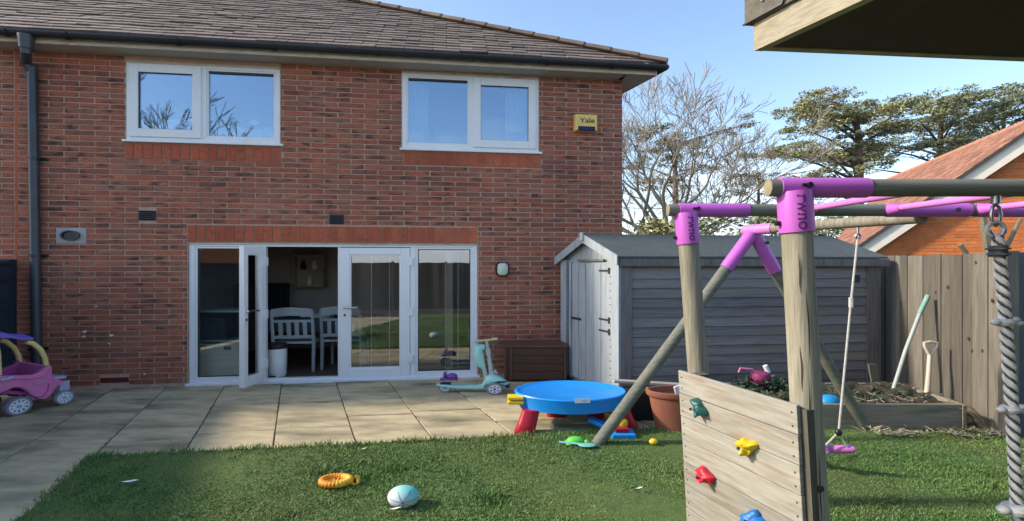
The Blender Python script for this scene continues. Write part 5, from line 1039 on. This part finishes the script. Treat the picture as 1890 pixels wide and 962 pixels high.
# leaning pole, hand rake, watering can
mat('pole_green', (.22,.40,.33), (.16,.30,.25), 6, rough=.6); mat('pole_grey', (.42,.46,.45), (.34,.38,.37), 6, rough=.6)
t = thing('garden_pole', 'bent grey pole with a green end leaning on the fence', 'pole', P(1648,722,5.7))
pb, pmid, pt2, ptop = P(1647,724,5.75), P(1672,645,5.8), P(1698,578,5.85), P(1713,546,5.87)
part(t, 'shaft', 'pole_grey', lambda b: b.tube([pb, pmid, pt2], .021, 10), smooth=True); part(t, 'grip', 'pole_green', lambda b: b.tube([pt2, ptop], [.026,.028], 10), smooth=True)
mat('bone', (.60,.55,.46), (.5,.46,.38), 5, rough=.6)
YT = 5.6; t = thing('garden_rake', 'cream handled rake with heart shaped grip standing in the raised bed', 'rake', P(1716,728,YT))
part(t, 'shaft', 'bone', lambda b: b.tube([P(1711,727,YT), P(1714,690,YT), P(1716,655,YT+.03)], [.028,.024,.022], 10), smooth=True)
part(t, 'grip', 'bone', lambda b: b.tube([P(1716,656,YT+.03), P(1707,640,YT+.03), P(1706,633,YT+.03), P(1717,631,YT+.03), P(1729,633,YT+.03), P(1728,640,YT+.03), P(1716,656,YT+.03)], .018, 8), smooth=True)
part(t, 'head', 'bone', lambda b: b.tube([P(1708,728,YT), P(1739,729,YT)], .014, 8), smooth=True)
for x in (1712,1719,1726,1733,1738): part(t, 'tine', 'bone', lambda b: b.tube([P(x,729,YT), P(x+1,736,YT-.02)], .006, 6))
YC = 5.8; c = P(1404, 697, YC); t = thing('watering_can', 'plum pink toy watering can with white spout cap on the bed', 'watering can', c-Z*.1)
mat('plum', (.22,.035,.11), (.18,.03,.09), 5, rough=.5)
part(t, 'body', 'plum', lambda b: b.lathe(c-Z*.09, [(.06,0),(.10,.03),(.115,.09),(.10,.14),(.06,.165)], 20), smooth=True)
part(t, 'handle', 'car_pink', lambda b: b.tube([c+Vector((-.06,0,.06)), c+Vector((-.1,0,.10)), c+Vector((-.24,0,.11)), c+Vector((-.26,0,.06))], .011, 8), smooth=True)
part(t, 'spout', 'plum', lambda b: b.tube([c+Vector((.06,0,.0)), c+Vector((.085,0,.06))], .03, 10), smooth=True); part(t, 'cap', 'wheel_white', lambda b: b.tube([c+Vector((.09,0,.06)), c+Vector((.05,0,.14))], .028, 10), smooth=True)
p = P(1614, 702, 6.1); o = part(None, 'stake', 'fence_wood', lambda b: b.obox(Vector((p.x,6.1,.32)), (.05,0,0),(0,.012,0),(-.03,0,.16))); tag(o, 'short timber stake at the foot of the shed corner', 'stake')
# ------------------------------------------------------------------ neighbour's gabled house behind the fence
mat('orange_tile', (.33,.16,.105), (.24,.118,.082), 6, rough=.85, rand=.28, bump=.4, c3=(.20,.10,.07), s3=2.5); mat('barge_white', (.74,.70,.58), (.68,.64,.53), 3, rough=.5); mat('slate_dark', (.07,.06,.055), (.05,.045,.04), 5, rough=.8)
gd = Vector((1,-.45,0)).normalized(); rd = Vector((.346,1,0)).normalized()
gL = P(1590,455,12.0); gA = P(1942,215,10.6)
sl = (gA.z-gL.z)/((gA-gL).dot(gd)); ext = 1.1; gL2 = gL-(gA-gL).normalized()*ext*0; half = (gA-gL).dot(gd)
nh_ = thing('gabled_house', 'orange brick house with tiled gable roof behind the garden fence', 'house', Vector((gA.x, gA.y, 0))+rd*.26)
lo_ = gL-gd*.9-Z*.9*sl; loR = gA+gd*(half+.9)-Z*((half+.9)*sl)
wb = rd*.24
def gp(f, z): p_ = Vector((gA.x,gA.y,0))+gd*f+wb; return p_+Z*z
wtop = lambda f: gA.z-.16-abs(f)*sl
gw = part(nh_, 'gable_wall', 'mortar', lambda b: (b.prism([gp(-half-.1,-.1), gp(half+.1,-.1), gp(half+.1,wtop(half+.1)), gp(0,wtop(0)), gp(-half-.1,wtop(half+.1))], rd*.25), b.prism([gp(-half-.1,-.1), gp(-half+.1,-.1), gp(-half+.1,wtop(half+.1)), gp(-half-.1,wtop(half+.1))], rd*.6), b.prism([gp(half-.1,-.1), gp(half+.1,-.1), gp(half+.1,wtop(half+.1)), gp(half-.1,wtop(half+.1))], rd*.6)))
nb_ = MB(); go = Vector((gd.y,-gd.x,0)); go = go if go.y < 0 else -go
for k in range(70):
    z0_ = .0+k*.078; off = .19*(k % 2)
    for n in range(-14, 14):
        a, b_ = n*.38+off+.006, (n+1)*.38+off-.006
        if z0_+.066 > max(wtop(a), wtop(b_))+.02 or abs(a) > half+.1 or abs(b_) > half+.1: continue
        p0_, p1_ = gp(a,z0_), gp(b_,z0_); nb_.hexa([p0_+go*.008, p1_+go*.008, p1_, p0_, p0_+go*.008+Z*.066, p1_+go*.008+Z*.066, p1_+Z*.066, p0_+Z*.066])
nb_.build('brickwork', 'orange_brick', gw)['kind'] = 'stuff'
for end, s_ in ((lo_, -1), (loR, 1)):
    part(nh_, 'barge_board', 'barge_white', lambda b: b.prism([end-Z*.36, gA-Z*.36, gA+Z*.0, end+Z*.0], rd*.04))
    part(nh_, 'verge_soffit', 'slate_dark', lambda b: b.prism([end+rd*.04-Z*.34, gA+rd*.04-Z*.34, gA+rd*.23-Z*.34, end+rd*.23-Z*.34], Z*.02))
    HB = .8
    rp = part(nh_, 'roof', 'slate_dark', lambda b: b.prism([end-rd*.03+Z*.01, gA-rd*.03+Z*.01, gA+rd*9.2+Z*.01, end+rd*HB+Z*.01], Z*.05))
    part(rp, 'verge', 'slate_dark', lambda b: b.prism([end-rd*.06+Z*.0, gA-rd*.06+Z*.0, gA-rd*.06+Z*.09, end-rd*.06+Z*.09], rd*.06))
    nrow = 26
    for i in range(nrow):
        a, b_ = end.lerp(gA, i/nrow)+Z*.085, end.lerp(gA, (i+1.25)/nrow)+Z*.06
        if i == nrow-1: b_ = gA+Z*.065
        part(rp, 'tile_course', 'orange_tile', lambda b: [b.prism([a-rd*.05+rd*j*.31+Z*random.uniform(0,.01), b_-rd*.05+rd*j*.31, b_-rd*.05+rd*(j*.31+.295), a-rd*.05+rd*(j*.31+.295)], Z*.025) for j in range(int((HB+(9.2-HB)*(i+.4)/nrow)/.31)+1)])['kind'] = 'stuff'
part(nh_, 'ridge', 'orange_tile', lambda b: b.tube([gA-rd*.06+Z*.08, gA+rd*9.2+Z*.08], .09, 10))
# timber ends standing above the fence
mat('old_timber', (.20,.17,.12), (.12,.10,.07), 6, (8,8,1), rough=.9)
for i, (a, b_, w) in enumerate((((1814,396),(1826,480),.055), ((1772,452),(1800,492),.035), ((1884,404),(1846,480),.03))):
    pa, pb_ = P(*a, 6.4), P(*b_, 6.4); base = Vector((pb_.x+(pb_.x-pa.x)*2.2, 6.4, -.05))
    o = part(None, 'timber_stake', 'old_timber', lambda b: b.tube([pa, pb_, base], [w*.8, w, w], 6)); tag(o, ('thick broken timber stake sticking up behind the fence', 'short slanting timber end just showing above the fence', 'thin slanting timber pole behind the climbing rope')[i], 'stake')

# ------------------------------------------------------------------ trees
mat('bark', (.27,.245,.195), (.17,.155,.125), 5, (6,6,1), rough=.9, c3=(.33,.30,.235), s3=2); mat('pine_bark', (.17,.12,.09), (.10,.075,.06), 5, (5,5,1), rough=.9)
mat('pine_needles', (.30,.30,.14), (.20,.215,.10), 1.2, rough=.7, rand=.5, c3=(.29,.25,.12), s3=.5, lo3=.5, hi3=.75); mat('dark_needles', (.235,.26,.145), (.16,.19,.11), 1.2, rough=.7, rand=.5); mat('olive_needles', (.22,.18,.085), (.15,.13,.06), 1.2, rough=.75, rand=.5)
def bare_tree(base, label, H, spread, seed, limbs, depth=7):
    rr = random.Random(seed); base = Vector(base); mb = MB(); cr = MB()
    def grow(p, d, ln, r, dep):
        segs = 3; pts = [p]; rad = [r]
        for i in range(segs):
            d = (d+Vector((rr.gauss(0,.11)*spread, rr.gauss(0,.13), rr.gauss(0,.08)+.05))).normalized()
            p = p+d*(ln/segs); pts.append(p); rad.append(max(r*(1-.30*(i+1)/segs), .012))
        (mb if dep > depth-3 else cr).tube(pts, rad, 6 if dep > depth-3 else (4 if dep > 2 else 3), cap=False)
        if dep <= 0: return
        n = 3 if rr.random() < .34 else 2
        for k in range(n):
            ax = Vector((rr.gauss(0,1)*spread, rr.gauss(0,1), rr.gauss(0,.5))); ax = (ax-d*ax.dot(d)).normalized()
            a = rr.uniform(.2,.55); nd = (d*math.cos(a)+ax*math.sin(a)).normalized()
            grow(p, nd, ln*rr.uniform(.68,.88), rad[-1]*rr.uniform(.66,.80), dep-1)
        if dep < 6 and rr.random() < .8:
            q = pts[2]; ax = Vector((rr.gauss(0,1)*spread, rr.gauss(0,1), rr.gauss(0,.5))).normalized(); grow(q, (d+ax*.9).normalized(), ln*.6, rad[2]*.5, max(dep-2,0))
    t = thing('bare_tree', label, 'tree', base)
    k = H/11.0
    mb.tube([base-Z*.2, base+Z*1.2*k, base+Vector((.15,0,2.7*k))], [.34*k,.27*k,.24*k], 10, cap=False)
    for (dx, dz, l, r) in limbs: grow(base+Vector((.15,0,2.55*k)), Vector((dx, rr.gauss(0,.25), dz)).normalized(), l*k, r*k, depth-1)
    mb.build('trunk', 'bark', t, smooth=True); c = cr.build('crown', 'bark', t); return t
LIMBS = [(math.sin(a_)*1.35, math.cos(a_)*.95+.12, 2.15+.25*math.cos(i*2.3), .12+.05*math.cos(a_)) for i, a_ in enumerate([R(v) for v in (-82,-64,-47,-30,-14,2,17,32,46,60,74,86)])]
bt_ = bare_tree(P(1222,490,24)+Vector((0,0,-1.7)), 'tall bare deciduous tree behind the shed roof', 10.4, 1.45, 5, LIMBS)
bt2 = bare_tree(P(1150,490,27)+Vector((0,0,-1.7)), 'slender bare tree hard by the corner of the brick house', 7.6, 1.2, 9, LIMBS[2:9:2], 6)
def needles(mb, c, rx, ry, rz, n, s, rr):
    for _ in range(n):
        while True:
            q = Vector((rr.uniform(-1,1), rr.uniform(-1,1), rr.uniform(-1,1)))
            if q.length < 1: break
        p = c+Vector((q.x*rx, q.y*ry, q.z*rz)); sz = s*rr.uniform(.5,1.3)
        a = Vector((rr.gauss(0,1), rr.gauss(0,1), rr.gauss(0,.55))).normalized()*sz; b = Vector((rr.gauss(0,1), rr.gauss(0,1), rr.gauss(0,.8))).normalized()*sz*.45
        mb.add([p-a*.6, p+b, p+a, p-b*.6], [(0,1,2,3)], rr.random())
def pine(name, label, x, Y, trunk_px, layers, m, seed, lean=0., n=125, s=.125, grp=None):
    """layers: (pixel x of the limb's end, pixel y, half width in pixels, half height in pixels)"""
    rr = random.Random(seed); base = P(x, HZ, Y); base.z = 0; t = thing(name, label, 'tree', base, grp); tr = MB(); cr = MB(); k = Y/F
    top = P(x+lean, min(l[1] for l in layers)+8, Y); r0 = trunk_px*k/2
    tr.tube([base-Z*.3, base.lerp(top,.35)+Vector((rr.gauss(0,.1),0,0)), base.lerp(top,.7)+Vector((rr.gauss(0,.15),0,0)), top], [r0*1.2, r0, r0*.7, r0*.2], 9)
    for (lx, ly, hw, hh) in layers:
        e_ = P(lx, ly, Y)+Vector((0, rr.uniform(-2.5,2.5), 0)); f = max(.3, min(.97, (e_.z-.9-abs(e_.x-base.x)*.12)/top.z)); st = base.lerp(top, f)
        tr.tube([st, st.lerp(e_,.5)+Z*.15, e_], [r0*.32, r0*.2, r0*.07], 5, cap=False)
        for _ in range(max(5, int(hw*hh/31))):
            a, b = rr.uniform(-1,1), rr.uniform(-1,1); c = e_+Vector((a*hw*k, rr.uniform(-1.4,1.4), b*hh*k*.8)); needles(cr, c, rr.uniform(.30,.75)*k*30, .6, rr.uniform(.09,.20), int(n*rr.uniform(.5,1.0)), s, rr)
            if rr.random() < .5: tr.tube([st.lerp(e_, rr.uniform(.4,1)), c], [r0*.07, r0*.03], 4, cap=False)
    tr.build('trunk', 'pine_bark', t, smooth=True); cr.build('crown', m, t); return t
GR = 'pines beyond the gardens'
pine('pine_tree', 'broad pine with stout trunk and layered crown behind the climbing frame', 1580, 30, 20, [(1545,180,50,14),(1490,190,30,9),(1600,205,50,12),(1520,225,55,12),(1470,245,45,10),(1590,245,45,12),(1440,265,35,9),(1530,270,60,12),(1620,275,35,10),(1480,295,50,9),(1560,300,50,9),(1430,288,25,7),(1640,240,30,10),(1510,325,40,8),(1455,330,30,7),(1560,215,55,12),(1500,208,40,10),(1570,275,50,10),(1620,225,40,10),(1640,262,35,9)], 'pine_needles', 21)
pine('pine_tree', 'dark flat topped pine with forked trunk above the orange roof', 1737, 32, 17, [(1660,178,35,10),(1700,180,40,10),(1750,190,40,12),(1690,210,45,12),(1780,215,40,12),(1650,235,35,10),(1720,240,45,12),(1660,270,40,10),(1770,255,40,12),(1630,300,30,7),(1690,300,35,7),(1800,270,30,12),(1640,205,25,8),(1720,200,50,12),(1740,222,50,12),(1680,255,50,12),(1740,268,45,10),(1700,280,45,8)], 'dark_needles', 33)
pine('pine_tree', 'dense pine at the end of the row above the gable', 1850, 34, 14, [(1830,185,35,11),(1870,180,30,11),(1840,215,40,12),(1885,215,30,12),(1810,235,35,12),(1860,250,40,12),(1900,190,30,12),(1830,275,40,12),(1920,230,30,14),(1790,195,22,8),(1850,232,45,12),(1800,215,35,12),(1880,262,40,12),(1845,198,40,11),(1800,255,40,12)], 'dark_needles', 45)
pine('pine_tree', 'olive brown conifer seen through the bare tree branches', 1245, 36, 14, [(1200,262,36,12),(1245,245,40,10),(1290,250,40,10),(1340,236,40,9),(1220,285,45,12),(1275,285,40,12),(1180,300,30,12),(1300,310,40,10),(1370,235,24,7),(1250,330,40,10),(1200,340,30,9)], 'olive_needles', 57, n=100)
pine('pine_tree', 'lower olive conifer between the bare tree and the broad pine', 1400, 36, 10, [(1385,318,30,10),(1420,330,35,12),(1370,350,30,10),(1430,360,30,10),(1395,385,35,12)], 'olive_needles', 61, n=100)
def shrub(x, y, w, h, Y, label, m, seed):
    rr = random.Random(seed); b = P(x, HZ, Y); b.z = 0; t = thing('shrub', label, 'shrub', b); mb = MB(); k = Y/F; top = P(x, y, Y)
    for _ in range(26):
        c = top+Vector((rr.uniform(-1,1)*w*k, rr.uniform(-1,1), -rr.random()*(top.z-.4))); needles(mb, c, .6, .6, .4, 110, .15, rr)
    part(t, 'stem', 'bark', lambda q: (q.tube([b-Z*.1, top-Z*.4], [.09,.03], 6))); mb.build('foliage', m, t)
shrub(1222, 412, 22, 20, 17, 'light green shrub peeping over the shed roof below the bare tree', 'pine_needles', 3)
shrub(1300, 402, 34, 20, 18, 'dark evergreen shrub behind the shed ridge below the far rail', 'dark_needles', 4)
shrub(1425, 396, 40, 26, 19, 'dark evergreen shrub behind the shed between the two posts', 'dark_needles', 6)
shrub(1535, 412, 30, 16, 20, 'low evergreen shrub behind the right end of the shed roof', 'dark_needles', 8)

# ------------------------------------------------------------------ what stands behind and beside the photographer (seen in the glass)
def copy_tree(o, parent=None):
    c = o.copy(); C.objects.link(c); c.parent = parent
    for ch in o.children: copy_tree(ch, c)
    return c
t = copy_tree(bt2); t.scale = (1.35,1.35,1.35); t.location = (-11.3,-8.4,0); t.rotation_euler = (0,0,2.6); t['label'] = 'bare deciduous tree reflected in the bedroom window'
t = copy_tree(nh_); t.location = (-8.5,-13.5,0); t.rotation_euler = (0,0,R(160)); t['label'] = 'gabled orange brick house reflected in the garden doors'
A0, A1 = Vector((-9.5,-5.0,0)), Vector((6.5,-3.9,0)); dv = (A1-A0).normalized(); nl = Vector((-dv.y,dv.x,0))
t = thing('close_board_fence', 'weathered fence at the end of the garden reflected in the door glass', 'fence', A0)
for i in range(64): vboard(t, 'board', 'fence_wood', A0+dv*(i*.25+.003)-nl*(.012*(i % 2)), A0+dv*(i*.25+.253)-nl*(.012*(i % 2)), 0, 1.8+random.uniform(-.01,.01), .02, nl)
for i in range(9): vboard(t, 'post', 'fence_wood', A0+dv*(i*2.0-.05)+nl*.02, A0+dv*(i*2.0+.05)+nl*.02, 0, 1.85, .1, nl)
